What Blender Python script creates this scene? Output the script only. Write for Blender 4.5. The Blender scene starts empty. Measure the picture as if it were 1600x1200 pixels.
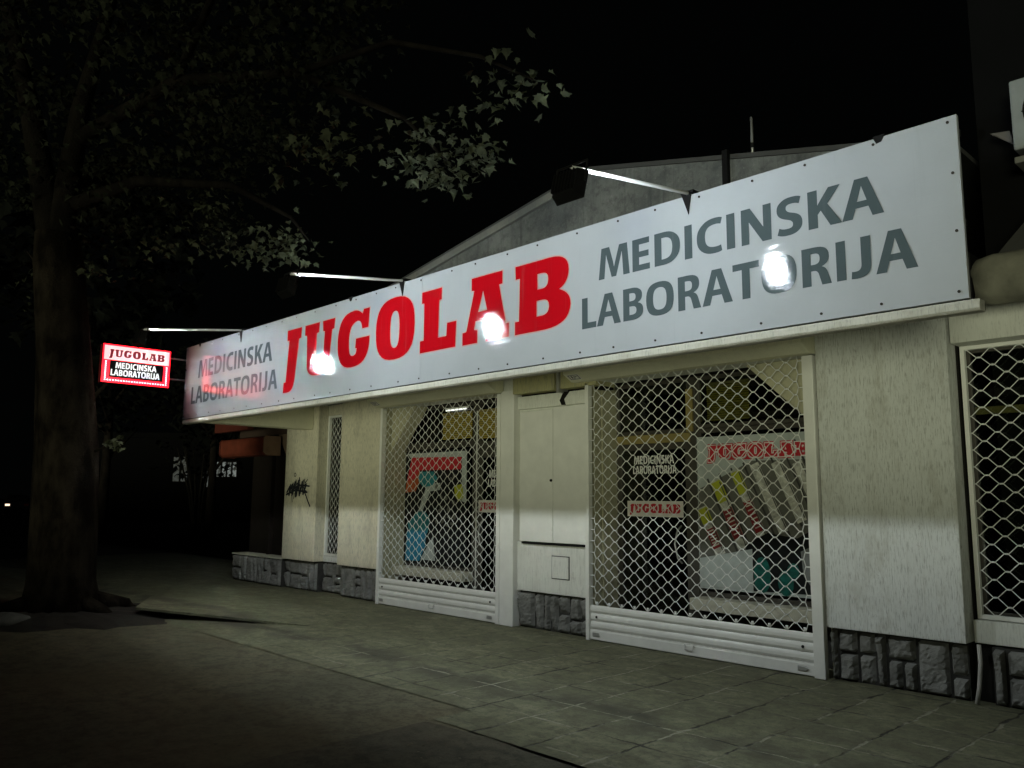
import bpy, bmesh, math, random
from mathutils import Vector, Matrix
R = math.radians
random.seed(7)
S = bpy.context.scene
COL = S.collection

# ------------------------------------------------------------------ camera, world, sun, exposure
cd = bpy.data.cameras.new("camera")
cd.sensor_width = 36.0
cd.lens = 36.0 * 1278.3 / 1600.0
cd.clip_start, cd.clip_end = 0.05, 1000.0
cam = bpy.data.objects.new("camera", cd)
COL.objects.link(cam)
r_ = Vector((0.69472319, 0.71923945, 0.00736853))
u_ = Vector((0.09389157, -0.10083833, 0.99046252))
f_ = Vector((-0.71312275, 0.68740544, 0.13758525))
M = Matrix((r_, u_, -f_)).transposed().to_4x4()
M.translation = Vector((0.0, -6.9096, 1.5))
cam.matrix_world = M
S.camera = cam

w = bpy.data.worlds.new("World")
S.world = w
w.use_nodes = True
w.node_tree.nodes["Background"].inputs[0].default_value = (0.8, 1.0, 0.95, 1)
w.node_tree.nodes["Background"].inputs[1].default_value = 0.0007

sd = bpy.data.lights.new("facade_fill", 'SUN')
sd.energy = 1.0
sd.angle = R(14)
sd.color = (0.97, 1.0, 0.72)
so = bpy.data.objects.new("facade_fill", sd)
COL.objects.link(so)
# added fill light with no real source, aimed slightly upwards at the facade
d = Vector((-0.40, 1.0, 0.13)).normalized()
so.rotation_euler = d.to_track_quat('-Z', 'Y').to_euler()

S.view_settings.view_transform = 'Standard'
S.view_settings.look = 'None'
S.view_settings.exposure = 0.0
S.view_settings.gamma = 1.0
S.cycles.use_denoising = True
S.cycles.use_light_tree = False
S.cycles.max_bounces = 8
S.cycles.sample_clamp_indirect = 2.0
S.cycles.transparent_max_bounces = 16


# ------------------------------------------------------------------ helpers
class MB:
    """collects shapes into one mesh"""
    def __init__(self):
        self.v, self.f = [], []

    def add(self, vs, fs):
        o = len(self.v)
        self.v += [tuple(p) for p in vs]
        self.f += [tuple(i + o for i in q) for q in fs]
        return self

    def box(self, x0, x1, y0, y1, z0, z1):
        vs = [(x0, y0, z0), (x1, y0, z0), (x1, y1, z0), (x0, y1, z0), (x0, y0, z1), (x1, y0, z1), (x1, y1, z1), (x0, y1, z1)]
        return self.add(vs, [(0, 3, 2, 1), (4, 5, 6, 7), (0, 1, 5, 4), (1, 2, 6, 5), (2, 3, 7, 6), (3, 0, 4, 7)])

    def prism_xz(self, pts, y0, y1):
        """polygon in (x, z), counter-clockwise seen from -y, extruded y0 -> y1"""
        n = len(pts)
        vs = [(x, y0, z) for x, z in pts] + [(x, y1, z) for x, z in pts]
        fs = [tuple(range(n)), tuple(range(2 * n - 1, n - 1, -1))]
        fs += [(i, i + n, (i + 1) % n + n, (i + 1) % n) for i in range(n)]
        return self.add(vs, fs)

    def prism_yz(self, pts, x0, x1):
        n = len(pts)
        vs = [(x0, y, z) for y, z in pts] + [(x1, y, z) for y, z in pts]
        fs = [tuple(range(n - 1, -1, -1)), tuple(range(n, 2 * n))]
        fs += [(i, (i + 1) % n, (i + 1) % n + n, i + n) for i in range(n)]
        return self.add(vs, fs)

    def tube(self, pts, rad, seg=8, caps=True):
        pts = [Vector(p) for p in pts]
        n = len(pts)
        rads = rad if isinstance(rad, (list, tuple)) else [rad] * n
        rings = []
        up = None
        for i, p in enumerate(pts):
            t = (pts[min(i + 1, n - 1)] - pts[max(i - 1, 0)]).normalized()
            if up is None:
                up = Vector((0, 0, 1)) if abs(t.z) < 0.9 else Vector((1, 0, 0))
            a = t.cross(up).normalized()
            up = a.cross(t).normalized()
            rings.append([p + rads[i] * (math.cos(2 * math.pi * k / seg) * a + math.sin(2 * math.pi * k / seg) * up) for k in range(seg)])
        vs = [q for ring in rings for q in ring]
        fs = []
        for i in range(n - 1):
            for k in range(seg):
                k2 = (k + 1) % seg
                fs.append((i * seg + k, (i + 1) * seg + k, (i + 1) * seg + k2, i * seg + k2))
        if caps:
            fs.append(tuple(range(seg)))
            fs.append(tuple((n - 1) * seg + k for k in range(seg - 1, -1, -1)))
        return self.add(vs, fs)

    def build(self, name, mat, parent=None, bevel=0.0, smooth=False, seg=2):
        me = bpy.data.meshes.new(name)
        me.from_pydata(self.v, [], self.f)
        bm = bmesh.new()
        bm.from_mesh(me)
        bmesh.ops.recalc_face_normals(bm, faces=bm.faces)
        bm.to_mesh(me)
        bm.free()
        me.materials.append(mat)
        if smooth:
            me.polygons.foreach_set("use_smooth", [True] * len(me.polygons))
        o = bpy.data.objects.new(name, me)
        COL.objects.link(o)
        if parent:
            o.parent = parent
            o.matrix_parent_inverse = Matrix.Translation(-parent.location) if parent.type == 'EMPTY' and parent.parent is None and parent.rotation_euler[2] == 0 else Matrix()
        if bevel:
            b = o.modifiers.new("bevel", 'BEVEL')
            b.width = bevel
            b.segments = seg
            b.limit_method = 'ANGLE'
        return o


def tag(o, label=None, cat=None, group=None, kind=None):
    if label: o["label"] = label
    if cat: o["category"] = cat
    if group: o["group"] = group
    if kind: o["kind"] = kind
    return o


def thing(name, label, cat, loc=(0, 0, 0), group=None):
    o = bpy.data.objects.new(name, None)
    o.location = loc
    o.empty_display_size = 0.1
    COL.objects.link(o)
    return tag(o, label, cat, group)


def box(name, mat, parent, x0, x1, y0, y1, z0, z1, bevel=0.004):
    return MB().box(x0, x1, y0, y1, z0, z1).build(name, mat, parent, bevel)


# ------------------------------------------------------------------ materials
class NT:
    def __init__(self, name):
        self.m = bpy.data.materials.new(name)
        self.m.use_nodes = True
        self.t = self.m.node_tree
        self.b = self.t.nodes["Principled BSDF"]
        self.out = self.t.nodes["Material Output"]

    def n(self, typ, **kw):
        nd = self.t.nodes.new(typ)
        for k, v in kw.items():
            if k.startswith("i_"):
                key = k[2:].replace("_", " ")
                key = int(key) if key.isdigit() else key
                nd.inputs[key].default_value = v
            else:
                setattr(nd, k, v)
        return nd

    def l(self, a, b):
        self.t.links.new(a, b)

    def obj(self, scale=(1, 1, 1)):
        tc = self.n("ShaderNodeTexCoord")
        mp = self.n("ShaderNodeMapping")
        mp.inputs["Scale"].default_value = scale
        self.l(tc.outputs["Object"], mp.inputs["Vector"])
        return mp.outputs[0]

    def noise(self, vec, scale, detail=4, rough=0.6):
        nd = self.n("ShaderNodeTexNoise")
        nd.inputs["Scale"].default_value = scale
        nd.inputs["Detail"].default_value = detail
        nd.inputs["Roughness"].default_value = rough
        self.l(vec, nd.inputs["Vector"])
        return nd.outputs["Fac"]

    def ramp(self, fac, stops):
        nd = self.n("ShaderNodeValToRGB")
        cr = nd.color_ramp
        while len(cr.elements) < len(stops):
            cr.elements.new(0.5)
        for e, (p, c) in zip(cr.elements, stops):
            e.position = p
            e.color = (*c, 1) if len(c) == 3 else c
        self.l(fac, nd.inputs[0])
        return nd.outputs[0]

    def val(self, fac, a, b, lo=0.0, hi=1.0):
        nd = self.n("ShaderNodeMapRange")
        nd.inputs["From Min"].default_value = a
        nd.inputs["From Max"].default_value = b
        nd.inputs["To Min"].default_value = lo
        nd.inputs["To Max"].default_value = hi
        self.l(fac, nd.inputs["Value"])
        return nd.outputs[0]

    def math(self, op, a, b=None):
        nd = self.n("ShaderNodeMath", operation=op)
        for i, x in enumerate((a, b)):
            if x is None: continue
            if isinstance(x, (int, float)): nd.inputs[i].default_value = x
            else: self.l(x, nd.inputs[i])
        return nd.outputs[0]

    def mix(self, fac, a, b, mode='MIX'):
        nd = self.n("ShaderNodeMix", data_type='RGBA', blend_type=mode)
        if isinstance(fac, (int, float)): nd.inputs[0].default_value = fac
        else: self.l(fac, nd.inputs[0])
        for k, x in ((6, a), (7, b)):
            if isinstance(x, tuple): nd.inputs[k].default_value = (*x, 1) if len(x) == 3 else x
            else: self.l(x, nd.inputs[k])
        return nd.outputs[2]

    def bump(self, h, strength=0.3, dist=0.01):
        nd = self.n("ShaderNodeBump")
        nd.inputs["Strength"].default_value = strength
        nd.inputs["Distance"].default_value = dist
        self.l(h, nd.inputs["Height"])
        self.l(nd.outputs[0], self.b.inputs["Normal"])


def plain(name, col, rough=0.6, var=0.12, scale=6.0, metal=0.0, bump=0.0, bscale=60.0, spec=0.5):
    t = NT(name)
    v = t.obj()
    n = t.noise(v, scale, 5)
    lo = tuple(c * (1 - var) for c in col)
    hi = tuple(min(1, c * (1 + var)) for c in col)
    t.l(t.ramp(n, [(0.3, lo), (0.7, hi)]), t.b.inputs["Base Color"])
    t.b.inputs["Roughness"].default_value = rough
    t.b.inputs["Metallic"].default_value = metal
    t.b.inputs["Specular IOR Level"].default_value = spec if max(col) > 0.03 or metal else 0.12
    if bump: t.bump(t.noise(v, bscale, 4), bump, 0.01)
    return t.m


def emit(name, col, strength, sampled=False):
    t = NT(name)
    t.b.inputs["Base Color"].default_value = (*[c * 0.5 for c in col], 1)
    t.b.inputs["Emission Color"].default_value = (*col, 1)
    t.b.inputs["Emission Strength"].default_value = strength
    t.m.cycles.emission_sampling = 'FRONT' if strength > 5 and sampled else 'NONE'
    return t.m


def stucco(name, col, dirt=0.35, streak=1.0):
    t = NT(name)
    v = t.obj()
    vs = t.obj((26, 26, 0.9))
    big = t.noise(v, 1.3, 5, 0.65)
    st = t.noise(vs, 1.0, 5, 0.7)
    fine = t.noise(t.obj((100, 100, 11)), 1.0, 4, 0.7)
    spots = t.noise(t.obj((11, 11, 6)), 1.0, 6, 0.8)
    c = t.ramp(big, [(0.3, tuple(x * 0.86 for x in col)), (0.7, col)])
    c = t.mix(t.val(st, 0.52, 0.75, 0, 0.22 * streak), c, (0.30, 0.27, 0.20))
    c = t.mix(t.val(fine, 0.51, 0.66, 0, 0.5 * streak), c, (0.23, 0.23, 0.20))
    blot = t.noise(t.obj((2.6, 2.6, 1.1)), 1.0, 7, 0.75)
    c = t.mix(t.val(blot, 0.52, 0.66, 0, 0.35 * streak), c, (0.34, 0.32, 0.25))
    c = t.mix(t.val(spots, 0.60, 0.72, 0, dirt), c, (0.10, 0.09, 0.07))
    t.l(c, t.b.inputs["Base Color"])
    t.b.inputs["Roughness"].default_value = 0.95
    t.b.inputs["Specular IOR Level"].default_value = 0.1
    t.bump(t.noise(t.obj((140, 140, 22)), 1.0, 4, 0.7), 0.7, 0.008)
    return t.m


W_PANEL = stucco("painted_panel", (0.75, 0.77, 0.74), 0.7, 1.3)
W_CLEAN = stucco("painted_wall", (0.77, 0.78, 0.71), 0.4, 0.6)
W_STAIN = stucco("stained_panel", (0.75, 0.71, 0.55), 0.6, 1.5)
LINTEL = stucco("stained_lintel", (0.55, 0.52, 0.28), 0.8, 1.2)
REVEAL = stucco("beige_reveal", (0.50, 0.48, 0.33), 0.2, 0.5)
CONC = stucco("weathered_concrete", (0.15, 0.158, 0.155), 0.5, 1.0)
def concrete(name, lo, hi):
    t = NT(name)
    v = t.obj()
    c = t.ramp(t.noise(v, 1.1, 6, 0.7), [(0.36, lo), (0.62, hi)])
    c = t.mix(t.val(t.noise(v, 6.0, 7, 0.8), 0.47, 0.62, 0, 0.65), c, tuple(x * 0.55 for x in lo))
    c = t.mix(t.val(t.noise(t.obj((9, 9, 0.6)), 1.0, 5, 0.7), 0.52, 0.66, 0, 0.5), c, tuple(x * 0.5 for x in lo))
    c = t.mix(t.val(t.noise(v, 26.0, 4, 0.8), 0.58, 0.68, 0, 0.5), c, tuple(x * 1.5 for x in hi))
    t.l(c, t.b.inputs["Base Color"])
    t.b.inputs["Roughness"].default_value = 0.9
    t.bump(t.noise(v, 40, 5, 0.75), 0.6, 0.01)
    return t.m


CONC = concrete("gable_concrete", (0.090, 0.096, 0.095), (0.175, 0.18, 0.168))
SOFFIT = stucco("soffit_paint", (0.84, 0.82, 0.62), 0.2, 0.3)
WHITE_METAL = plain("white_painted_metal", (0.78, 0.78, 0.73), 0.35, 0.06, 5, 0, 0.05, 20)
GREY_METAL = plain("galvanised_metal", (0.5, 0.5, 0.48), 0.4, 0.1, 8, 0.6)
BLACK = plain("black_metal", (0.008, 0.008, 0.008), 0.6)
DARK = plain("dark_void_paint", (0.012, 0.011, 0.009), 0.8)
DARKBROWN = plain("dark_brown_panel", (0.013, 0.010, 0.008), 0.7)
ORANGE = plain("faded_orange_metal", (0.19, 0.042, 0.022), 0.55, 0.25, 7)
REDBROWN = plain("red_brown_metal", (0.12, 0.025, 0.015), 0.6, 0.25, 7)
CANVAS = plain("dirty_canvas", (0.20, 0.195, 0.15), 0.9, 0.35, 4, 0, 0.6, 14)
CANVAS_D = plain("grey_canvas", (0.05, 0.05, 0.045), 0.9, 0.3, 4, 0, 0.5, 12)
RUBBER = plain("rubber", (0.012, 0.012, 0.012), 0.8)
YELLOW = plain("yellow_blind", (0.36, 0.28, 0.045), 0.8, 0.15, 12)
YPAINT = plain("yellow_wood", (0.24, 0.19, 0.06), 0.6, 0.15, 8)
STICKER = plain("sticker_white", (0.75, 0.72, 0.66), 0.4, 0.04)
WTEXT = plain("white_vinyl", (0.8, 0.8, 0.76), 0.4, 0.03)
RED_INK = plain("poster_red", (0.50, 0.02, 0.03), 0.45, 0.05)
SILLM = stucco("sill_stone", (0.62, 0.60, 0.48), 0.35, 0.3)


def glossy_sign(name, col, var=0.05):
    t = NT(name)
    v = t.obj()
    n = t.noise(v, 1.6, 5, 0.6)
    drip = t.noise(t.obj((18, 18, 0.7)), 1.0, 4, 0.65)
    c = t.ramp(n, [(0.3, tuple(x * (1 - var) for x in col)), (0.7, tuple(x * (1 + var) for x in col))])
    c = t.mix(t.val(drip, 0.60, 0.8, 0, 0.16), c, (0.22, 0.23, 0.23))
    t.l(c, t.b.inputs["Base Color"])
    t.b.inputs["Roughness"].default_value = 0.055
    t.b.inputs["Specular IOR Level"].default_value = 0.55
    h = t.math('ADD', t.math('ADD', t.math('MULTIPLY', t.noise(v, 45, 3, 0.6), 0.5), t.math('MULTIPLY', t.noise(v, 150, 2, 0.6), 0.30)), t.math('MULTIPLY', t.noise(t.obj((1.2, 1.2, 95)), 1.0, 2), 1.6))
    t.bump(h, 0.12, 0.004)
    return t.m


SIGNW = glossy_sign("sign_sheet", (0.40, 0.42, 0.44))
SIGNRED = glossy_sign("sign_red_vinyl", (0.46, 0.004, 0.010))
SIGNGREY = glossy_sign("sign_grey_vinyl", (0.075, 0.098, 0.105))
SIGNPINK = glossy_sign("sign_pale_edge", (0.55, 0.36, 0.32))


def stone_mat():
    t = NT("rock_faced_stone")
    v = t.obj()
    n = t.noise(v, 3.0, 6, 0.7)
    n2 = t.noise(v, 22.0, 5, 0.7)
    c = t.ramp(n, [(0.3, (0.15, 0.15, 0.138)), (0.55, (0.23, 0.23, 0.213)), (0.75, (0.32, 0.32, 0.295))])
    c = t.mix(t.val(n2, 0.5, 0.75, 0, 0.5), c, (0.07, 0.07, 0.06))
    t.l(c, t.b.inputs["Base Color"])
    t.b.inputs["Roughness"].default_value = 0.95
    t.b.inputs["Specular IOR Level"].default_value = 0.08
    t.bump(t.math('ADD', t.noise(v, 12, 6, 0.7), t.noise(v, 45, 4, 0.7)), 0.5, 0.015)
    return t.m


STONE = stone_mat()
MORTAR = plain("dark_mortar", (0.035, 0.034, 0.03), 0.95, 0.3, 20)


def glass_mat():
    t = NT("window_glass")
    tr = t.n("ShaderNodeBsdfTransparent")
    tr.inputs[0].default_value = (0.72, 0.76, 0.72, 1)
    gl = t.n("ShaderNodeBsdfGlossy")
    gl.inputs["Roughness"].default_value = 0.03
    fr = t.n("ShaderNodeFresnel")
    fr.inputs[0].default_value = 1.5
    mx = t.n("ShaderNodeMixShader")
    t.l(fr.outputs[0], mx.inputs[0])
    t.l(tr.outputs[0], mx.inputs[1])
    t.l(gl.outputs[0], mx.inputs[2])
    t.l(mx.outputs[0], t.out.inputs["Surface"])
    return t.m


GLASS = glass_mat()


def paving_mat():
    t = NT("paving_slabs")
    tc = t.n("ShaderNodeTexCoord")
    sx = t.n("ShaderNodeSeparateXYZ")
    t.l(tc.outputs["Object"], sx.inputs[0])
    v = tc.outputs["Object"]
    wob = t.val(t.noise(v, 3.0, 3), 0.3, 0.7, -0.02, 0.02)
    x = t.math('ADD', sx.outputs[0], wob)
    y = t.math('ADD', sx.outputs[1], wob)

    def dist(c, off, per):
        q = t.math('FRACT', t.math('DIVIDE', t.math('ADD', c, off + 100 * per), per))
        return t.math('MULTIPLY', t.math('MINIMUM', q, t.math('SUBTRACT', 1.0, q)), per)
    dx, dy = dist(x, 3.24, 0.46), dist(y, 1.80, 0.435)
    width = t.val(t.noise(v, 5.0, 5, 0.7), 0.35, 0.65, 0.004, 0.017)

    def line(dd):
        return t.val(t.math('DIVIDE', dd, width), 0.6, 1.3, 1.0, 0.0)
    lx, ly = line(dx), line(dy)
    vis = t.val(t.noise(v, 1.7, 4, 0.6), 0.32, 0.46)
    visy = t.val(t.noise(t.obj((1.1, 2.3, 1)), 1.3, 4, 0.6), 0.38, 0.54)
    fade = t.val(sx.outputs[0], -9.5, -5.0, 0.08, 1.0)
    j = t.math('MULTIPLY', t.math('MAXIMUM', t.math('MULTIPLY', lx, vis), t.math('MULTIPLY', ly, visy)), fade)
    # tone per slab
    cid = t.n("ShaderNodeCombineXYZ")
    t.l(t.math('FLOOR', t.math('DIVIDE', t.math('ADD', x, 49.24), 0.46)), cid.inputs[0])
    t.l(t.math('FLOOR', t.math('DIVIDE', t.math('ADD', y, 45.3), 0.435)), cid.inputs[1])
    wn = t.n("ShaderNodeTexWhiteNoise", noise_dimensions='2D')
    t.l(cid.outputs[0], wn.inputs["Vector"])
    big = t.noise(v, 0.9, 6, 0.65)
    mid = t.noise(v, 7.0, 6, 0.7)
    c = t.ramp(big, [(0.30, (0.108, 0.111, 0.060)), (0.5, (0.152, 0.155, 0.088)), (0.72, (0.200, 0.200, 0.122))])
    c = t.mix(t.val(mid, 0.46, 0.60, 0, 0.75), c, (0.075, 0.074, 0.042))
    c = t.mix(t.math('MULTIPLY', t.val(wn.outputs["Value"], 0, 1, 0, 0.3), fade), c, (0.07, 0.068, 0.045))
    worn = t.noise(t.obj((1.0, 1.6, 1)), 2.6, 7, 0.75)
    c = t.mix(t.val(worn, 0.48, 0.60, 0, 0.55), c, (0.085, 0.080, 0.046))
    c = t.mix(t.val(worn, 0.46, 0.36, 0, 0.5), c, (0.235, 0.230, 0.150))
    # long dark damp mark running along the front
    damp = t.math('MULTIPLY', t.val(t.math('ABSOLUTE', t.math('ADD', t.math('ADD', sx.outputs[1], 2.25), t.val(t.noise(v, 0.8, 3), 0.3, 0.7, -0.25, 0.25))), 0.05, 0.28, 1, 0),
                  t.val(t.noise(v, 1.4, 4), 0.38, 0.52, 0, 0.8))
    c = t.mix(damp, c, (0.035, 0.034, 0.022))
    jc = t.ramp(t.noise(v, 2.1, 4, 0.6), [(0.46, (0.014, 0.013, 0.009)), (0.54, (0.25, 0.245, 0.18))])
    c = t.mix(j, c, jc)
    grit = t.noise(v, 30.0, 4, 0.8)
    c = t.mix(t.val(t.noise(v, 19.0, 6, 0.85), 0.50, 0.60, 0, 0.7), c, (0.065, 0.064, 0.038))
    c = t.mix(t.val(grit, 0.62, 0.70, 0, 0.5), c, (0.32, 0.31, 0.24))
    t.l(c, t.b.inputs["Base Color"])
    t.b.inputs["Roughness"].default_value = 0.85
    h = t.math('SUBTRACT', t.math('ADD', t.math('MULTIPLY', t.noise(v, 60, 4, 0.7), 0.3), t.math('MULTIPLY', mid, 0.5)), t.math('MULTIPLY', j, 0.7))
    t.bump(h, 0.9, 0.012)
    return t.m


def ground_mat(name, lo, hi, crack=0.0, grit=0.4, scale=0.8):
    t = NT(name)
    v = t.obj()
    big = t.noise(v, scale, 6, 0.65)
    mid = t.noise(v, 6.0, 6, 0.7)
    c = t.ramp(big, [(0.3, lo), (0.7, hi)])
    c = t.mix(t.val(mid, 0.46, 0.62, 0, 0.75), c, tuple(x * 0.55 for x in lo))
    c = t.mix(t.val(t.noise(v, 20.0, 6, 0.85), 0.50, 0.60, 0, 0.65), c, tuple(x * 0.45 for x in lo))
    rust = t.noise(v, 0.55, 3, 0.5)
    c = t.mix(t.val(rust, 0.5, 0.75, 0, 0.35), c, (hi[0] * 1.15, hi[1] * 0.85, hi[2] * 0.6))
    g = t.noise(v, 38.0, 4, 0.8)
    c = t.mix(t.val(g, 0.66, 0.74, 0, grit), c, tuple(min(1, x * 2.0) for x in hi))
    sp = t.noise(v, 14.0, 2, 0.5)
    c = t.mix(t.val(sp, 0.72, 0.76, 0, 0.8), c, (0.01, 0.01, 0.008))
    if crack:
        vo = t.n("ShaderNodeTexVoronoi", feature='DISTANCE_TO_EDGE')
        vo.inputs["Scale"].default_value = 0.45
        t.l(t.mix(0.12, v, t.n("ShaderNodeTexNoise", i_Scale=2.0).outputs["Color"]), vo.inputs["Vector"])
        c = t.mix(t.val(vo.outputs["Distance"], 0.004, 0.012, crack, 0), c, (0.015, 0.014, 0.01))
    t.l(c, t.b.inputs["Base Color"])
    t.b.inputs["Roughness"].default_value = 0.9
    t.bump(t.math('ADD', t.noise(v, 70, 5, 0.75), t.math('MULTIPLY', mid, 0.8)), 0.5, 0.008)
    return t.m


# ------------------------------------------------------------------ lettering
SANS = {
    'M': (780, ["M30 0 L170 0 L205 420 L212 530 L216 530 Q230 460 245 405 L345 10 L455 10 L560 405 Q575 460 586 530 L590 530 L600 420 L625 0 L775 0 L718 700 L530 700 L440 370 Q420 300 408 235 L404 235 Q392 310 378 370 L292 700 L100 700 Z"]),
    'E': (500, ["M60 0 L455 0 L455 130 L215 130 L215 290 L430 290 L430 418 L215 418 L215 570 L445 570 L445 700 L60 700 Z"]),
    'D': (645, ["M60 0 L230 0 Q420 0 515 95 Q610 185 610 360 Q610 520 515 610 Q425 700 240 700 L60 700 Z", "M215 122 L255 122 Q445 125 445 355 Q445 578 260 578 L215 578 Z"]),
    'I': (275, ["M60 0 L215 0 L215 700 L60 700 Z"]),
    'C': (560, ["M530 20 Q485 -8 385 -8 Q220 -8 125 88 Q35 180 35 345 Q35 515 140 612 Q240 708 400 708 Q485 708 540 682 L508 558 Q460 578 405 578 Q200 575 200 350 Q200 124 405 122 Q465 122 510 140 Z"]),
    'N': (660, ["M60 0 L202 0 L202 430 L440 0 L600 0 L600 700 L458 700 L458 280 L225 700 L60 700 Z"]),
    'S': (500, ["M40 35 Q110 -8 215 -8 Q340 -8 405 50 Q465 105 465 200 Q465 345 300 405 Q195 442 195 510 Q195 580 290 580 Q360 580 415 550 L450 672 Q390 708 290 708 Q170 708 100 645 Q38 590 38 500 Q38 355 215 290 Q308 255 308 190 Q308 120 210 120 Q135 120 75 160 Z"]),
    'K': (585, ["M60 0 L215 0 L215 240 L265 305 L410 0 L592 0 L375 405 L582 700 L395 700 L250 475 Q230 442 215 412 L215 700 L60 700 Z"]),
    'A': (625, ["M5 0 L165 0 L215 180 L405 180 L458 0 L625 0 L410 700 L212 700 Z", "M238 295 L382 295 L310 560 Z"]),
    'L': (455, ["M60 0 L445 0 L445 132 L215 132 L215 700 L60 700 Z"]),
    'B': (590, ["M60 0 L270 0 Q410 0 480 55 Q548 110 548 200 Q548 320 420 362 Q525 405 525 520 Q525 605 455 652 Q390 700 250 700 L60 700 Z", "M215 118 L265 118 Q385 118 385 208 Q385 300 260 300 L215 300 Z", "M215 415 L262 415 Q368 415 368 500 Q368 585 265 585 L215 585 Z"]),
    'O': (705, ["M350 -8 Q670 -8 670 350 Q670 708 350 708 Q30 708 30 350 Q30 -8 350 -8 Z", "M350 115 Q505 115 505 350 Q505 585 350 585 Q195 585 195 350 Q195 115 350 115 Z"]),
    'R': (580, ["M60 0 L215 0 L215 270 L265 270 Q330 268 350 180 L395 0 L555 0 L500 200 Q475 300 400 330 Q525 380 525 505 Q525 700 265 700 L60 700 Z", "M215 385 L275 385 Q368 390 368 488 Q368 583 275 583 L215 583 Z"]),
    'T': (535, ["M190 0 L345 0 L345 570 L525 570 L525 700 L10 700 L10 570 L190 570 Z"]),
    'J': (400, ["M20 -5 Q60 -12 110 -12 Q340 -12 340 235 L340 700 L185 700 L185 240 Q185 115 85 115 Q55 115 30 122 Z"]),
}
SLAB = [  # the slab-serif word, drawn in metres where it stands on the long sign
    "M-9.30 3.57 L-8.95 3.57 L-8.96 3.44 L-9.01 3.43 L-9.08 2.95 Q-9.11 2.78 -9.26 2.78 L-9.36 2.78 L-9.35 2.91 L-9.30 2.91 L-9.25 3.44 L-9.30 3.44 Z",
    "M-8.87 3.57 L-8.53 3.57 L-8.54 3.45 L-8.59 3.44 L-8.60 3.12 Q-8.60 3.03 -8.52 3.03 Q-8.44 3.03 -8.43 3.12 L-8.41 3.44 L-8.45 3.45 L-8.46 3.57 L-8.19 3.57 L-8.20 3.45 L-8.25 3.44 L-8.29 3.10 Q-8.31 2.93 -8.56 2.93 Q-8.79 2.93 -8.80 3.08 L-8.82 3.44 L-8.87 3.45 Z",
    "M-7.48 3.58 L-7.50 3.36 L-7.62 3.36 Q-7.64 3.46 -7.72 3.46 Q-7.88 3.44 -7.88 3.24 Q-7.88 3.07 -7.80 3.07 Q-7.73 3.07 -7.72 3.15 L-7.75 3.15 L-7.74 3.26 L-7.47 3.26 L-7.47 3.20 Q-7.50 2.94 -7.83 2.94 Q-8.12 2.95 -8.12 3.27 Q-8.10 3.59 -7.79 3.59 Q-7.70 3.59 -7.62 3.53 L-7.60 3.58 Z",
    "M-7.00 2.935 Q-6.655 2.935 -6.655 3.275 Q-6.655 3.61 -7.00 3.61 Q-7.35 3.61 -7.35 3.275 Q-7.35 2.935 -7.00 2.935 Z",
    "M-7.00 3.06 Q-6.92 3.06 -6.92 3.26 Q-6.92 3.46 -7.00 3.46 Q-7.085 3.46 -7.085 3.26 Q-7.085 3.06 -7.00 3.06 Z",
    "M-6.54 3.575 L-6.22 3.575 L-6.22 3.455 L-6.26 3.45 L-6.27 3.07 L-6.14 3.07 L-6.13 3.20 L-5.99 3.20 L-6.00 2.945 L-6.56 2.945 L-6.56 3.07 L-6.50 3.07 L-6.50 3.455 L-6.54 3.46 Z",
    "M-5.77 3.575 L-5.34 3.575 L-5.34 3.45 L-5.385 3.45 L-5.29 3.07 L-5.25 3.07 L-5.25 2.94 L-5.56 2.94 L-5.56 3.06 L-5.525 3.065 L-5.54 3.15 L-5.71 3.15 L-5.725 3.07 L-5.68 3.06 L-5.68 2.94 L-5.895 2.94 L-5.895 3.06 L-5.84 3.065 L-5.73 3.45 L-5.77 3.455 Z",
    "M-5.605 3.43 L-5.67 3.235 L-5.545 3.235 Z",
    "M-5.17 3.57 L-4.82 3.57 Q-4.52 3.585 -4.52 3.42 Q-4.53 3.31 -4.63 3.27 Q-4.50 3.22 -4.50 3.12 Q-4.52 2.95 -4.80 2.94 L-5.17 2.94 L-5.17 3.06 L-5.12 3.06 L-5.11 3.45 L-5.165 3.45 Z",
    "M-4.89 3.45 L-4.84 3.45 Q-4.76 3.45 -4.76 3.38 Q-4.77 3.31 -4.84 3.31 L-4.89 3.31 Z",
    "M-4.90 3.21 L-4.84 3.21 Q-4.75 3.21 -4.75 3.14 Q-4.76 3.07 -4.85 3.07 L-4.90 3.07 Z",
]


def contour(path):
    toks = path.replace('M', ' M ').replace('L', ' L ').replace('Q', ' Q ').replace('Z', ' Z ').split()
    pts, i = [], 0
    while i < len(toks):
        c = toks[i]
        if c in 'ML':
            pts.append((float(toks[i + 1]), float(toks[i + 2]))); i += 3
        elif c == 'Q':
            p0 = pts[-1]
            c1 = (float(toks[i + 1]), float(toks[i + 2]))
            p2 = (float(toks[i + 3]), float(toks[i + 4]))
            # a slightly squarer arc than the plain quadratic, as drawn type has
            for k in range(1, 9):
                s = k / 8
                kk = 1.15
                a, b_, c2 = (1 - s) ** 2, 2 * s * (1 - s) * kk, s * s
                q = a + b_ + c2
                pts.append(((a * p0[0] + b_ * c1[0] + c2 * p2[0]) / q, (a * p0[1] + b_ * c1[1] + c2 * p2[1]) / q))
            i += 5
        else:
            i += 1
    out = []
    for p in pts:
        if not out or abs(p[0] - out[-1][0]) + abs(p[1] - out[-1][1]) > 1e-6:
            out.append(p)
    if abs(out[0][0] - out[-1][0]) + abs(out[0][1] - out[-1][1]) < 1e-6:
        out.pop()
    return out


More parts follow.
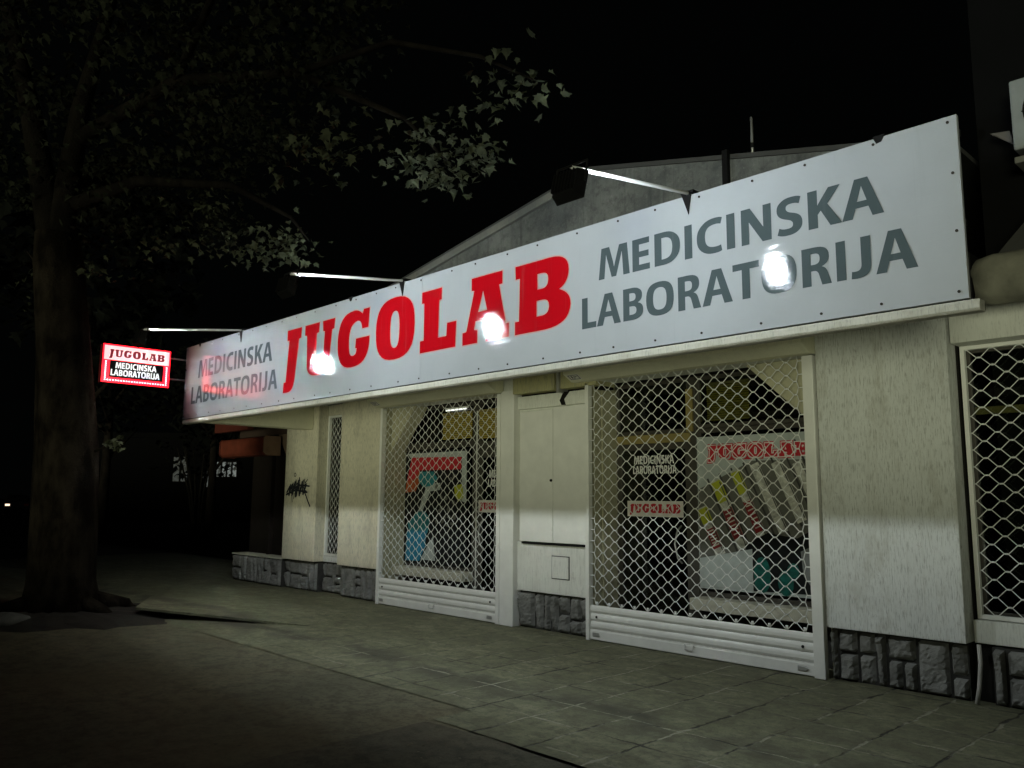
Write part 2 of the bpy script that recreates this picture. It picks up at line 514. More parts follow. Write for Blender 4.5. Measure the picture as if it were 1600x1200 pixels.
def sans_contours(text, x0, x1, z0, z1, slant=0.0):
    tot = sum(SANS[c][0] for c in text) - 70
    sx, sz = (x1 - x0) / tot, (z1 - z0) / 700.0
    out, pen = [], -35
    for c in text:
        for p in SANS[c][1]:
            out.append([(x0 + (pen + x + slant * y) * sx, z0 + y * sz) for x, y in contour(p)])
        pen += SANS[c][0]
    return out


def slab_contours(x0, x1, z0, z1):
    sx, sz = (x1 - x0) / 4.86, (z1 - z0) / 0.64
    return [[(x0 + (x + 9.36) * sx, z0 + (y - 2.94) * sz) for x, y in contour(p)] for p in SLAB]


def flat(name, contours, mat, parent, origin, U, V, offset=0.0):
    """filled flat outlines (with holes) laid on a plane: one thin mesh"""
    cu = bpy.data.curves.new(name, 'CURVE')
    cu.dimensions = '2D'
    cu.fill_mode = 'BOTH'
    cu.offset = offset
    for c in contours:
        sp = cu.splines.new('POLY')
        sp.points.add(len(c) - 1)
        for p, (x, y) in zip(sp.points, c):
            p.co = (x, y, 0, 1)
        sp.use_cyclic_u = True
    tmp = bpy.data.objects.new(name, cu)
    COL.objects.link(tmp)
    dg = bpy.context.evaluated_depsgraph_get()
    me = bpy.data.meshes.new_from_object(tmp.evaluated_get(dg))
    bpy.data.objects.remove(tmp)
    U, V, O = Vector(U), Vector(V), Vector(origin)
    for v in me.vertices:
        v.co = O + U * v.co.x + V * v.co.y
    bm = bmesh.new()
    bm.from_mesh(me)
    N = U.cross(V)
    flip = [f for f in bm.faces if f.normal.dot(N) < 0]
    bmesh.ops.reverse_faces(bm, faces=flip)
    bm.to_mesh(me)
    bm.free()
    me.materials.clear()
    me.materials.append(mat)
    me.name = name
    o = bpy.data.objects.new(name, me)
    COL.objects.link(o)
    if parent:
        o.parent = parent
        if parent.type == 'EMPTY':
            o.matrix_parent_inverse = Matrix.Translation(-parent.location)
    return o


XU, ZU, YU = (1, 0, 0), (0, 0, 1), (0, 1, 0)


def on_wall(name, contours, mat, parent, y, offset=0.0):
    return flat(name, contours, mat, parent, (0, y, 0), XU, ZU, offset)


def rect(x0, x1, z0, z1):
    return [(x0, z0), (x1, z0), (x1, z1), (x0, z1)]


# ------------------------------------------------------------------ ground
def sheet(name, pts, z, mat):
    me = bpy.data.meshes.new(name)
    me.from_pydata([(x, y, z) for x, y in pts], [], [tuple(range(len(pts)))])
    me.materials.append(mat)
    o = bpy.data.objects.new(name, me)
    COL.objects.link(o)
    return tag(o, kind='structure')


sheet("ground", [(-300, -9), (300, -9), (300, 300), (-300, 300)], -0.016,
      ground_mat("dark_ground", (0.035, 0.033, 0.024), (0.055, 0.052, 0.038)))
hm = bpy.data.meshes.new("added_slope")  # unseen slope, added so the upward fill sun clears the ground
hm.from_pydata([(-300, -9, -0.016), (300, -9, -0.016), (300, -70, -19), (-300, -70, -19), (300, -300, -70), (-300, -300, -70)], [], [(0, 3, 2, 1), (3, 5, 4, 2)])
hm.materials.append(ground_mat("added_slope_soil", (0.02, 0.02, 0.014), (0.04, 0.04, 0.028)))
ho = bpy.data.objects.new("added_slope", hm)
COL.objects.link(ho)
tag(ho, kind='structure')
rnd0 = random.Random(12)
edge = [(-4.575, -9)] + [(12, -9), (12, -3.23)] + [(12 - k * 0.4, -3.25 + rnd0.uniform(-0.025, 0.025)) for k in range(1, 41)] + [(-4.56 + rnd0.uniform(-0.02, 0.02), -3.3 - k * 0.3) for k in range(18)]
sheet("road", edge, -0.002,
      ground_mat("old_asphalt", (0.050, 0.048, 0.030), (0.110, 0.105, 0.068), 0, 0.9, 1.6))
sheet("concrete_path", [(-40, -9), (-4.2, -9), (-4.2, -2.5), (-40, -2.5)], -0.006,
      ground_mat("worn_concrete", (0.085, 0.083, 0.048), (0.150, 0.140, 0.085), 0, 0.35))
sheet("pavement", [(-22, -2.884), (-4.57, -2.884), (-4.57, -3.23), (12, -3.23), (12, 2.0), (-22, 2.0)], 0.0, paving_mat())

# ------------------------------------------------------------------ shop building
B = thing("shop_building", "single storey shop building with pale wall panels, stone plinths and grey gable", "building", (-7, 0, 0))


def wall(x0, x1, y0, y1, z0, z1, mat=None, name="wall_panel"):
    return box(name, mat or W_PANEL, B, x0, x1, y0, y1, z0, z1, 0.006)


fin = wall(-12.68, -11.66, 0.0, 0.30, 0.47, 2.97, W_STAIN)
wall(-11.655, -11.0, 0.17, 0.32, 0.47, 0.565, W_PANEL)
wall(-11.655, -11.0, 0.17, 0.32, 2.80, 2.97, W_STAIN)
wall(-10.98, -9.885, 0.0, 0.30, 0.47, 2.97, W_STAIN)
wall(-3.29, -2.205, 0.0, 0.21, 0.43, 2.97, W_PANEL)
# between the shutters
wall(-7.095, -5.955, 0.035, 0.30, 0.42, 0.985, W_CLEAN)
wall(-7.095, -5.955, 0.065, 0.30, 0.985, 2.56, W_CLEAN)
wall(-7.095, -5.955, 0.030, 0.30, 2.56, 2.715, W_CLEAN)
for a, b in ((-7.12, -6.83), (-6.825, -6.43), (-6.33, -5.80)):
    wall(a, b, -0.035, 0.30, 2.745, 2.97, LINTEL, "lintel_block")
box("lintel_gap", DARK, B, -7.10, -5.82, 0.10, 0.30, 2.715, 2.745, 0)
box("lintel_strap", GREY_METAL, B, -6.375, -6.335, -0.06, 0.10, 2.70, 2.97, 0.003)
st = MB()
pts = [(-6.34, 2.715), (-6.40, 2.62), (-6.37, 2.565), (-6.30, 2.56), (-6.325, 2.63), (-6.24, 2.715)]
on_wall("water_stain", [pts[::-1]], DARK, B, 0.027)
# post beside the first shutter
box("post", WHITE_METAL, B, -7.332, -7.10, -0.03, 0.30, 0.0, 2.80, 0.006)
# above the shutters
wall(-9.88, -7.125, 0.02, 0.30, 2.79, 2.97, W_CLEAN, "lintel_block")
wall(-5.795, -3.30, 0.02, 0.30, 2.79, 2.97, W_CLEAN, "lintel_block")
# to the right
wall(-2.185, 3.0, 0.02, 0.30, 2.735, 3.25, W_CLEAN, "lintel_block")
wall(-2.185, 3.0, 0.12, 0.34, 0.43, 0.60, W_CLEAN)
box("wall_panel", DARK, B, -2.203, -2.187, 0.19, 0.34, 0.0, 3.0, 0)
# threshold strips and recess linings behind the shutters
for (x0, x1, g) in ((-9.88, -7.335, 0.42), (-5.95, -3.30, 0.46)):
    box("reveal", REVEAL, B, x0 - 0.02, x0 + 0.02, 0.03, 0.21, 0.0, 2.79, 0.004)
    box("reveal", REVEAL, B, x0 - 0.02, x0 + 0.035, 0.215, g + 0.02, 0.0, 2.79, 0.004)
    box("reveal", REVEAL, B, x1 - 0.0, x1 + 0.035, 0.10, g + 0.02, 0.0, 2.79, 0.004)
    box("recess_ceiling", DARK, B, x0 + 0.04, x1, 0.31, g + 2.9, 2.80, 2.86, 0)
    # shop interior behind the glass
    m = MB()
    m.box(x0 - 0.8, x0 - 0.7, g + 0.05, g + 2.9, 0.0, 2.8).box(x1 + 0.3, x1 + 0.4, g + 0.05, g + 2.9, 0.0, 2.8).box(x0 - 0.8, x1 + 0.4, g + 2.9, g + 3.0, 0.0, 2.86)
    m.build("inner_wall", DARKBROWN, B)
# triangular haunches at the outer upper corners of the two recesses
MB().prism_xz([(-9.84, 2.14), (-9.27, 2.785), (-9.84, 2.785)], 0.13, 0.36).build("haunch", REVEAL, B, 0.01)
MB().prism_xz([(-3.32, 2.10), (-3.32, 2.785), (-4.06, 2.785)], 0.13, 0.36).build("haunch", REVEAL, B, 0.01)

# gable, roof, canopy
MB().prism_xz([(-12.45, 2.98), (-2.15, 2.98), (-2.15, 4.41), (-5.93, 5.26), (-12.45, 4.10)], 0.0, 0.30).build("gable_wall", CONC, B, 0.01)
m = MB()
m.prism_xz([(-12.45, 4.11), (-5.93, 5.27), (-5.93, 5.32), (-12.55, 4.14)], 0.02, 9.0)
m.prism_xz([(-5.93, 5.27), (-2.10, 4.41), (-2.10, 4.455), (-5.93, 5.32)], 0.02, 9.0)
m.build("roof", plain("roof_felt", (0.05, 0.05, 0.048), 0.9), B)
# raked edge band along the left slope of the gable
MB().prism_xz([(-12.45, 3.99), (-5.93, 5.15), (-5.93, 5.245), (-12.45, 4.085)], -0.05, -0.003).build("barge_board", stucco("barge_paint", (0.19, 0.19, 0.18), 0.5, 1.0), B, 0.006)
box("canopy", SOFFIT, B, -12.40, -2.60, -1.80, -0.003, 2.98, 3.16, 0.01)
box("canopy_beam", SOFFIT, B, -12.06, -11.82, -1.79, -0.003, 2.575, 2.977, 0.012)
# body of the building
m = MB()
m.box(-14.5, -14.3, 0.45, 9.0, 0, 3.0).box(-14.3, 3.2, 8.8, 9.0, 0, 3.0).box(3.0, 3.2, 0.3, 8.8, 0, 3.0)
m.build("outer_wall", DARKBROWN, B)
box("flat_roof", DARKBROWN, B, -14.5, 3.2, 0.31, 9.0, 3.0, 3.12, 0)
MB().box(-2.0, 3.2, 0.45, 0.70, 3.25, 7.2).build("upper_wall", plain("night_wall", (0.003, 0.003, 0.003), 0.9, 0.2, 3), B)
# dark bay at the far end
box("bay_panel", DARKBROWN, B, -14.45, -12.69, 0.30, 0.42, 0.46, 2.97, 0)
box("bay_mullion", DARKBROWN, B, -13.65, -13.58, 0.22, 0.298, 0.46, 2.97, 0.004)
box("bay_head", plain("bay_head_paint", (0.05, 0.03, 0.02), 0.8), B, -14.45, -12.69, 0.0, 0.28, 2.55, 2.97, 0.01)
m = MB()
m.prism_xz([(-13.02, 2.55), (-12.69, 2.15), (-12.69, 2.55)], 0.02, 0.25)
m.build("haunch", plain("brown_haunch", (0.16, 0.11, 0.07), 0.8), B, 0.01)
# fascia boards in red beyond the sign
box("red_fascia", REDBROWN, B, -14.6, -13.30, -0.42, -0.30, 2.63, 2.86, 0.01)
MB().prism_yz([(-1.2, 3.30), (-0.9, 3.30), (-0.55, 4.05), (-0.8, 4.05)], -1.99, -1.95).build("red_fascia", plain("dim_red_board", (0.12, 0.02, 0.012), 0.7, 0.3, 5), B, 0.004)


# stone plinths: rock-faced blocks in a random ashlar
def split(x0, x1, z0, z1, rnd):
    w_, h_ = x1 - x0, z1 - z0
    if w_ > 0.38 or (w_ > 0.22 and rnd.random() < 0.4 and h_ > 0.18):
        c = x0 + w_ * rnd.uniform(0.25, 0.75)
        return split(x0, c, z0, z1, rnd) + split(c, x1, z0, z1, rnd)
    if h_ > 0.26 and rnd.random() < 0.68 and w_ > 0.13:
        c = z0 + h_ * rnd.uniform(0.38, 0.62)
        return split(x0, x1, z0, c, rnd) + split(x0, x1, c, z1, rnd)
    return [(x0, x1, z0, z1)]


def plinth(x0, x1, y, z1, seed):
    rnd = random.Random(seed)
    box("plinth_core", MORTAR, B, x0, x1, y + 0.022, y + 0.22, -0.01, z1, 0)
    m = MB()
    g = 0.009
    for (a, b, c, d_) in split(x0, x1, 0.0, z1, rnd):
        a, b, c, d_ = a + g, b - g, c + g, d_ - g
        nx, nz = max(5, int((b - a) / 0.022)), max(5, int((d_ - c) / 0.022))
        out = rnd.uniform(0.004, 0.03)
        tx, tz = rnd.uniform(-0.02, 0.02), rnd.uniform(-0.025, 0.015)
        ph = rnd.uniform(0, 9)
        vs = []
        for j in range(nz + 1):
            for i in range(nx + 1):
                e = min(i, nx - i, j, nz - j)
                px, pz = a + (b - a) * i / nx, c + (d_ - c) * j / nz
                if e == 0:
                    py = y + 0.024
                else:
                    py = y - out - 0.010 * math.sin(px * 23 + ph) * math.cos(pz * 19 + ph) - rnd.uniform(0, 0.012) - (0.006 if e > 1 else 0) + tx * (i / nx - 0.5) * 2 + tz * (j / nz - 0.5) * 2
                    px += rnd.uniform(-0.006, 0.006); pz += rnd.uniform(-0.006, 0.006)
                vs.append((px, py, pz))
        fs = [(j * (nx + 1) + i, j * (nx + 1) + i + 1, (j + 1) * (nx + 1) + i + 1, (j + 1) * (nx + 1) + i) for j in range(nz) for i in range(nx)]
        m.add(vs, fs)
    return m.build("plinth_stone", STONE, B)


plinth(-14.45, -12.70, 0.0, 0.45, 1)
plinth(-12.66, -11.67, 0.07, 0.455, 2)
plinth(-11.655, -11.0, 0.19, 0.46, 3)
plinth(-10.97, -9.90, 0.07, 0.455, 4)
plinth(-7.09, -5.965, 0.07, 0.41, 5)
plinth(-3.29, -2.22, 0.07, 0.415, 6)
plinth(-2.06, 3.0, 0.07, 0.415, 8)
box("plinth_cap", SILLM, B, -14.47, -12.70, -0.02, 0.29, 0.452, 0.475, 0.004)


# windows, doors and fittings behind the shutters
def frame(name, mat, parent, x0, x1, z0, z1, y0, y1, w_):
    m = MB()
    m.box(x0, x0 + w_, y0, y1, z0, z1).box(x1 - w_, x1, y0, y1, z0, z1)
    m.box(x0 + w_, x1 - w_, y0, y1, z0, z0 + w_).box(x0 + w_, x1 - w_, y0, y1, z1 - w_, z1)
    return m.build(name, mat, parent, 0.003)


FR = plain("dark_window_frame", (0.05, 0.045, 0.035), 0.5)
for (x0, x1, xm, g, door_left) in ((-9.84, -7.335, -8.28, 0.42, False), (-5.91, -3.30, -4.88, 0.46, True)):
    if door_left: wx0, wx1, dx0, dx1 = xm + 0.04, x1, x0, xm - 0.04
    else: wx0, wx1, dx0, dx1 = x0, xm - 0.04, xm + 0.04, x1
    wf = frame("shop_window", FR, B, wx0, wx1, 0.52, 2.23, g, g + 0.06, 0.045)
    box("pane", GLASS, wf, wx0 + 0.046, wx1 - 0.046, g + 0.025, g + 0.035, 0.57, 2.18, 0)
    dr = frame("shop_door", FR, B, dx0, dx1, 0.02, 2.10, g, g + 0.06, 0.07)
    box("pane", GLASS, dr, dx0 + 0.071, dx1 - 0.071, g + 0.025, g + 0.035, 0.10, 2.02, 0)
    hx = dx1 - 0.13 if door_left else dx0 + 0.13
    MB().tube([(hx, g - 0.001, 1.22), (hx - 0.02, g - 0.05, 1.17), (hx - 0.05, g - 0.06, 1.03), (hx - 0.02, g - 0.05, 0.88), (hx, g - 0.001, 0.83)], 0.010, 8).build("handle", GREY_METAL, dr, 0, True)
    box("transom", FR if not door_left else YPAINT, B, dx0, dx1, g, g + 0.06, 2.105, 2.20, 0.003)
    box("mullion", FR, B, xm - 0.038, xm + 0.038, g - 0.01, g + 0.07, 0.0, 2.79, 0.003)
    tf = frame("top_light", FR, B, wx0, wx1, 2.235, 2.79, g, g + 0.06, 0.04)
    box("pane", GLASS, tf, wx0 + 0.041, wx1 - 0.041, g + 0.025, g + 0.035, 2.28, 2.745, 0)
    tf = frame("top_light", FR, B, dx0, dx1, 2.205, 2.79, g, g + 0.06, 0.04)
    box("pane", GLASS, tf, dx0 + 0.041, dx1 - 0.041, g + 0.025, g + 0.035, 2.25, 2.745, 0)
    box("sill", SILLM, B, wx0 + 0.0, wx1, g - 0.20, g + 0.05, 0.40, 0.515, 0.008)
    box("apron", MORTAR, B, wx0 + 0.02, wx1, g - 0.02, g + 0.08, 0.0, 0.397, 0)
box("mullion", YPAINT, B, -4.945, -4.865, 0.42, 0.447, 2.205, 2.66, 0.003)
box("mullion", WTEXT, B, -8.262, -8.246, 0.395, 0.407, 0.02, 2.66, 0.002)


def blind(x0, x1, y, z0, z1, label):
    m = MB()
    n = int((z1 - z0) / 0.025)
    for i in range(n):
        z = z0 + (z1 - z0) * i / n
        m.add([(x0, y, z), (x1, y, z), (x1, y + 0.012, z + 0.022), (x0, y + 0.012, z + 0.022)], [(0, 1, 2, 3)])
    r = thing("slatted_blind", label, "blind", (x0, y, z0), "yellow blinds behind the shop windows")
    m.build("slats", YELLOW, r)
    box("head_rail", YPAINT, r, x0, x1, y - 0.01, y + 0.025, z1, z1 + 0.03, 0.003)


blind(-8.99, -8.36, 0.40, 2.30, 2.64, "yellow slatted blind under the bright lamp strip, over the poster with the blue shapes")
blind(-8.22, -7.46, 0.40, 2.28, 2.64, "yellow slatted blind above the glass door beside the white post")
blind(-4.80, -4.30, 0.60, 2.32, 2.70, "dim yellow slatted blind above the poster of test tubes")
tl = thing("strip_lamp", "short glowing white strip lamp over the yellow blind in the narrower shutter's window", "lamp", (-8.7, 0.39, 2.68))
MB().tube([(-8.90, 0.385, 2.705), (-8.46, 0.385, 2.705)], 0.009, 8).build("tube", emit("lit_tube", (0.95, 1.0, 0.9), 1.6), tl, 0, True)
box("batten", WHITE_METAL, tl, -8.92, -8.44, 0.38, 0.41, 2.718, 2.74, 0.002)


# window grilles (fixed) and roller shutters
def lattice(x0, x1, z0, z1, cw, rh, rad, y, ends=True, bottom_tabs=False):
    """wavy rods linked into a diamond net, the rod ends running straight into the rails"""
    m = MB()
    ncol = round((x1 - x0) / cw)
    cw = (x1 - x0) / ncol
    nrow = round((z1 - z0) / rh)
    rh = (z1 - z0) / nrow
    half = cw / 2
    prof = [(-0.5, 0.0)]
    for r in range(nrow):
        zc = z0 + (r + 0.5) * rh
        sgn = 1 if r % 2 == 0 else -1
        pts = []
        n = 2 * ncol
        for k in range(n + 1):
            s = sgn * (1 if k % 2 == 0 else -1)
            x = x0 + k * half
            za = zc + s * (rh / 2 - rad * 0.4)
            fl = half * 0.17
            if k == 0:
                if ends: pts += [(x, za), (x + half * 0.62, za)]
                else: pts += [(x, za), (x + fl, za)]
            elif k == n:
                if ends: pts += [(x - half * 0.62, za), (x, za)]
                else: pts += [(x - fl, za), (x, za)]
            else:
                pts += [(x - fl, za), (x + fl, za)]
        yy = y + (0.003 if r % 2 else -0.003)
        m.tube([(px, yy, pz) for px, pz in pts], rad, 5)
        if bottom_tabs and r == 0:
            for k in range(1, n, 2):
                m.box(x0 + k * half - 0.011, x0 + k * half + 0.011, y - 0.006, y + 0.006, z0 - 0.01, z0 + 0.03)
    # small clips at the crossings
    for r in range(1, nrow):
        zc = z0 + r * rh
        for k in range(1, 2 * ncol):
            if (r + k) % 2 == 0: continue
            x = x0 + k * half
            m.box(x - 0.010, x + 0.010, y - 0.0085, y + 0.0085, zc - 0.0065, zc + 0.0065)
    return m


GRILLE = plain("grille_wire", (0.74, 0.75, 0.72), 0.4, 0.12, 9, 0.0)


def shutter(x0, x1, label, gl, gr):
    t = thing("roller_shutter", label, "shutter", ((x0 + x1) / 2, 0, 0), "roller shutters of the shop")
    for (a, b) in (gl, gr):
        m = MB().box(a, b, -0.035, 0.035, 0.0, 2.775)
        m.build("guide_rail", WHITE_METAL, t, 0.005)
    gi0, gi1 = gl[1] + 0.001, gr[0] - 0.001
    lattice(gi0, gi1, 0.375, 2.80, 0.163, 0.0605, 0.0046, 0.0, True, True).build("grille", GRILLE, t, 0, True)
    # solid lower slats
    zs = [(0.008, 0.118), (0.122, 0.200), (0.204, 0.282), (0.286, 0.365)]
    for i, (a, b) in enumerate(zs):
        h = b - a
        if i == 0:
            pr = [(-0.016, a), (0.014, a), (0.014, b), (-0.016, b), (-0.016, b - 0.012), (-0.021, b - 0.016), (-0.021, a + 0.006)]
        else:
            pr = [(-0.006, a), (0.012, a), (0.012, b), (-0.006, b), (-0.012, b - 0.012), (-0.017, b - 0.03), (-0.017, a + 0.022), (-0.010, a + 0.010)]
        MB().prism_yz(pr[::-1], gi0, gi1).build("slat", WHITE_METAL, t, 0.0015)
    for xx in (gi0 + 0.09, gi1 - 0.10):
        m = MB().tube([(xx, -0.024, 0.245), (xx, -0.012, 0.245)], 0.013, 12)
        m.build("lock", BLACK, t)
        m = MB().box(xx - 0.05, xx + 0.03, -0.030, -0.0215, 0.045, 0.085).box(xx + 0.018, xx + 0.045, -0.036, -0.0305, 0.052, 0.078)
        m.build("bolt", GREY_METAL, t, 0.002)
    xm = (gi0 + gi1) / 2
    MB().tube([(xm - 0.05, -0.022, 0.108), (xm - 0.05, -0.034, 0.104), (xm - 0.045, -0.038, 0.064), (xm + 0.045, -0.038, 0.064), (xm + 0.05, -0.034, 0.104), (xm + 0.05, -0.022, 0.108)], 0.0045, 6).build("handle", GREY_METAL, t, 0, True)
    # roller box under the canopy, chamfered along its lower edge
    pr = [(-0.003, 2.785), (-0.12, 2.785), (-0.26, 2.86), (-0.26, 2.975), (-0.003, 2.975)]
    rb = MB().prism_yz(pr, gl[0] - 0.02 - (0.10 if gl[0] > -7 else 0.0), gr[1] + 0.02).build("roller_box", SOFFIT, t, 0.004)
    xl = gl[0] - 0.02 + 0.03 - (0.10 if gl[0] > -7 else 0.0)
    n_ = Vector((0, -0.075, -0.14)).normalized()
    o_ = Vector((xl, -0.20, 2.8285)) + n_ * 0.004
    V_ = Vector((0, -0.14, 0.075)).normalized()
    fr_ = [rect(0.0, 0.17, -0.055, 0.055)]
    flat("rating_plate", [rect(0, 0.17, -0.05, 0.05)], STICKER, rb, o_, XU, V_)
    flat("rating_mark", [rect(0.015, 0.155, -0.04, 0.04), rect(0.024, 0.146, -0.033, 0.033), rect(0.05, 0.065, -0.02, 0.025), rect(0.075, 0.10, -0.02, -0.008), rect(0.075, 0.13, 0.005, 0.014)], BLACK, rb, o_ + n_ * 0.002, XU, V_)
    return t


shutter(-9.88, -7.38, "narrower white roller shutter standing between the stained wall panel and the metal post", (-9.895, -9.845), (-7.402, -7.336))
shutter(-5.95, -3.33, "wider white roller shutter over the door and the test tube poster", (-5.965, -5.915), (-3.405, -3.305))


def win_grille(x0, x1, z0, z1, y, cw, rh, label):
    t = thing("window_grille", label, "window grille", (x0, y, z0), "fixed diamond grilles over windows")
    frame("frame", WHITE_METAL, t, x0, x1, z0, z1, y - 0.03, y + 0.02, 0.032)
    lattice(x0 + 0.033, x1 - 0.033, z0 + 0.033, z1 - 0.033, cw, rh, 0.0043, y - 0.005, False).build("lattice", GRILLE, t, 0, True)
    b2 = frame("window", FR, B, x0, x1, z0, z1, y + 0.05, y + 0.10, 0.05)
    box("pane", GLASS, b2, x0 + 0.051, x1 - 0.051, y + 0.07, y + 0.08, z0 + 0.051, z1 - 0.051, 0)
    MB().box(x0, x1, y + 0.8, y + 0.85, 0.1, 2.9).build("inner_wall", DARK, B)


win_grille(-11.652, -11.004, 0.57, 2.795, 0.20, 0.115, 0.065, "tall narrow white framed diamond grille beside the graffiti panel")
win_grille(-2.17, -0.2, 0.605, 2.73, 0.21, 0.185, 0.066, "wide white framed diamond grille to the right of the last wall panel")
wg = thing("window_rail", "yellow painted rail behind the wide fixed window grille", "rail", (-1.5, 0.5, 2.2))
box("bar", YPAINT, wg, -2.35, -0.3, 0.34, 0.37, 2.19, 2.25, 0.003)
for xx in (-2.2, -0.5):
    box("hanger", YPAINT, wg, xx, xx + 0.02, 0.345, 0.365, 2.251, 2.75, 0)

# meter cabinet, hatch, drain pipe
cab = thing("meter_cabinet", "flat white two door metal cabinet set in the wall between the shutters", "cabinet", (-6.48, 0, 0.98))
d1 = box("door", WHITE_METAL, cab, -7.02, -6.485, 0.0, 0.062, 0.995, 2.52, 0.004)
d2 = box("door", WHITE_METAL, cab, -6.479, -5.97, 0.002, 0.062, 0.995, 2.545, 0.004)
MB().tube([(-6.505, 0.002, 1.70), (-6.505, -0.014, 1.70)], 0.016, 10).build("lock", BLACK, d1)
box("drip_edge", BLACK, cab, -7.0, -5.975, 0.012, 0.06, 0.965, 0.990, 0)
hatch = thing("access_hatch", "small square painted hatch low in the wall under the white cabinet", "hatch", (-6.4, 0.03, 0.6))
box("lid", W_CLEAN, hatch, -6.515, -6.265, 0.022, 0.034, 0.60, 0.84, 0.002)
m = MB()
for a in ((-6.525, -6.515, 0.59, 0.85), (-6.265, -6.255, 0.59, 0.85), (-6.515, -6.265, 0.59, 0.60), (-6.515, -6.265, 0.84, 0.85)):
    m.box(a[0], a[1], 0.028, 0.034, a[2], a[3])
m.build("rim", MORTAR, hatch)
dp = thing("drain_pipe", "thin pale leaning drain pipe end in the dark gap of the stone plinth", "pipe", (-2.13, 0.03, 0))
MB().tube([(-2.135, 0.05, 0.43), (-2.125, 0.03, 0.3), (-2.14, 0.015, 0.12), (-2.16, 0.0, 0.005)], 0.016, 8).build("pipe", plain("pipe_plastic", (0.45, 0.44, 0.40), 0.5), dp, 0, True)
MB().box(-2.215, -2.07, 0.16, 0.3, 0, 0.43).build("plinth_gap", DARK, B)

# posters and stickers on the shop glass
CY, LT, DK, GN = (plain("poster_cyan", (0.02, 0.22, 0.26), 0.4, 0.25, 5), plain("poster_pale", (0.42, 0.46, 0.44), 0.4, 0.15, 6),
                  plain("poster_dark", (0.012, 0.014, 0.014), 0.4), plain("poster_teal", (0.004, 0.10, 0.08), 0.4, 0.5, 14))
BL, YL, OR = plain("poster_blue", (0.015, 0.20, 0.34), 0.4, 0.25, 6), plain("poster_yellow", (0.42, 0.44, 0.03), 0.4, 0.1), plain("poster_orange", (0.42, 0.09, 0.02), 0.4, 0.2)
GY = plain("poster_grey", (0.13, 0.13, 0.11), 0.4, 0.2, 9)
DRED = plain("poster_dark_red", (0.22, 0.015, 0.015), 0.4, 0.3, 18)

p1 = thing("poster", "dark poster with red bracket, cyan shapes and yellow drop behind the narrower shutter", "poster", (-9.1, 0.4, 0.55), "posters in the shop windows")
box("sheet", DK, p1, -9.835, -8.44, 0.404, 0.410, 0.56, 2.16, 0)
y = 0.402
on_wall("pale_border", [[(-9.80, 2.13), (-8.46, 2.13), (-8.46, 1.42), (-8.56, 1.45), (-8.56, 2.05), (-9.70, 2.05)][::-1]], LT, p1, y)
on_wall("red_bracket", [[(-9.69, 2.07), (-8.57, 2.05), (-8.57, 1.88), (-9.50, 1.88), (-9.62, 1.76), (-9.80, 1.72)][::-1]], RED_INK, p1, y - 0.002)
on_wall("orange_tail", [[(-9.80, 1.74), (-9.62, 1.77), (-9.50, 1.88), (-9.46, 1.80), (-9.58, 1.58), (-9.83, 1.56)][::-1]], OR, p1, y - 0.001)
on_wall("cyan_head", [[(-9.50, 1.86), (-9.18, 1.86), (-9.08, 1.76), (-9.20, 1.66), (-9.40, 1.64), (-9.52, 1.72)][::-1]], CY, p1, y - 0.0015)
on_wall("pale_arm", [[(-9.32, 1.68), (-9.02, 1.70), (-9.02, 1.60), (-9.24, 1.58), (-9.42, 1.28), (-9.52, 1.28)][::-1]], LT, p1, y - 0.001)
on_wall("yellow_drop", [[(-8.72, 1.66), (-8.54, 1.68), (-8.52, 1.50), (-8.62, 1.44), (-8.70, 1.52)][::-1]], YL, p1, y - 0.001)
on_wall("cyan_sleeve", [[(-9.50, 1.30), (-9.36, 1.30), (-9.24, 1.20), (-9.28, 1.00), (-9.70, 0.98), (-9.76, 1.12)][::-1]], CY, p1, y - 0.001)
on_wall("blue_sleeve", [[(-9.76, 1.02), (-9.30, 1.02), (-9.34, 0.80), (-9.46, 0.60), (-9.80, 0.59)][::-1]], BL, p1, y - 0.0018)
on_wall("pale_triangle", [[(-9.16, 0.96), (-9.10, 0.62), (-9.44, 0.62)][::-1]], LT, p1, y - 0.001)
rnd = random.Random(3)
bits = []
for _ in range(16):
    bx, bz = rnd.uniform(-9.1, -8.66), rnd.uniform(1.12, 1.82)
    n = 6
    bits.append([(bx + rnd.uniform(0.02, 0.06) * math.cos(k * 2 * math.pi / n), bz + rnd.uniform(0.015, 0.05) * math.sin(k * 2 * math.pi / n)) for k in range(n)])
m = MB()
for i_, b in enumerate(bits):
    m.add([(a, y - 0.0008 - i_ * 0.00004, c) for a, c in b], [tuple(range(len(b)))])
m.build("pale_flecks", GY, p1)

p2 = thing("poster", "pale poster with red slab lettering and tilted test tubes behind the wider shutter", "poster", (-4.2, 0.44, 0.6), "posters in the shop windows")
box("sheet", LT, p2, -4.83, -3.33, 0.444, 0.450, 0.60, 2.14, 0)
y = 0.442
on_wall("photo_ground", [[(-4.82, 1.60), (-4.2, 1.88), (-3.34, 1.88), (-3.34, 1.30), (-4.0, 1.02), (-4.82, 0.90)][::-1]], GY, p2, y)
on_wall("letter_rim", slab_contours(-4.69, -3.58, 1.915, 2.045), RED_INK, p2, y - 0.003, 0.020)
on_wall("letter_edge", slab_contours(-4.69, -3.58, 1.915, 2.045), WTEXT, p2, y - 0.0045, 0.011)
on_wall("lettering", slab_contours(-4.69, -3.58, 1.915, 2.045), RED_INK, p2, y - 0.006, 0.003)


def tilted(cx, cz, w_, h_, ang):
    c, s = math.cos(R(ang)), math.sin(R(ang))
    return [(cx + a * c - b * s, cz + a * s + b * c) for a, b in ((-w_ / 2, -h_ / 2), (w_ / 2, -h_ / 2), (w_ / 2, h_ / 2), (-w_ / 2, h_ / 2))]


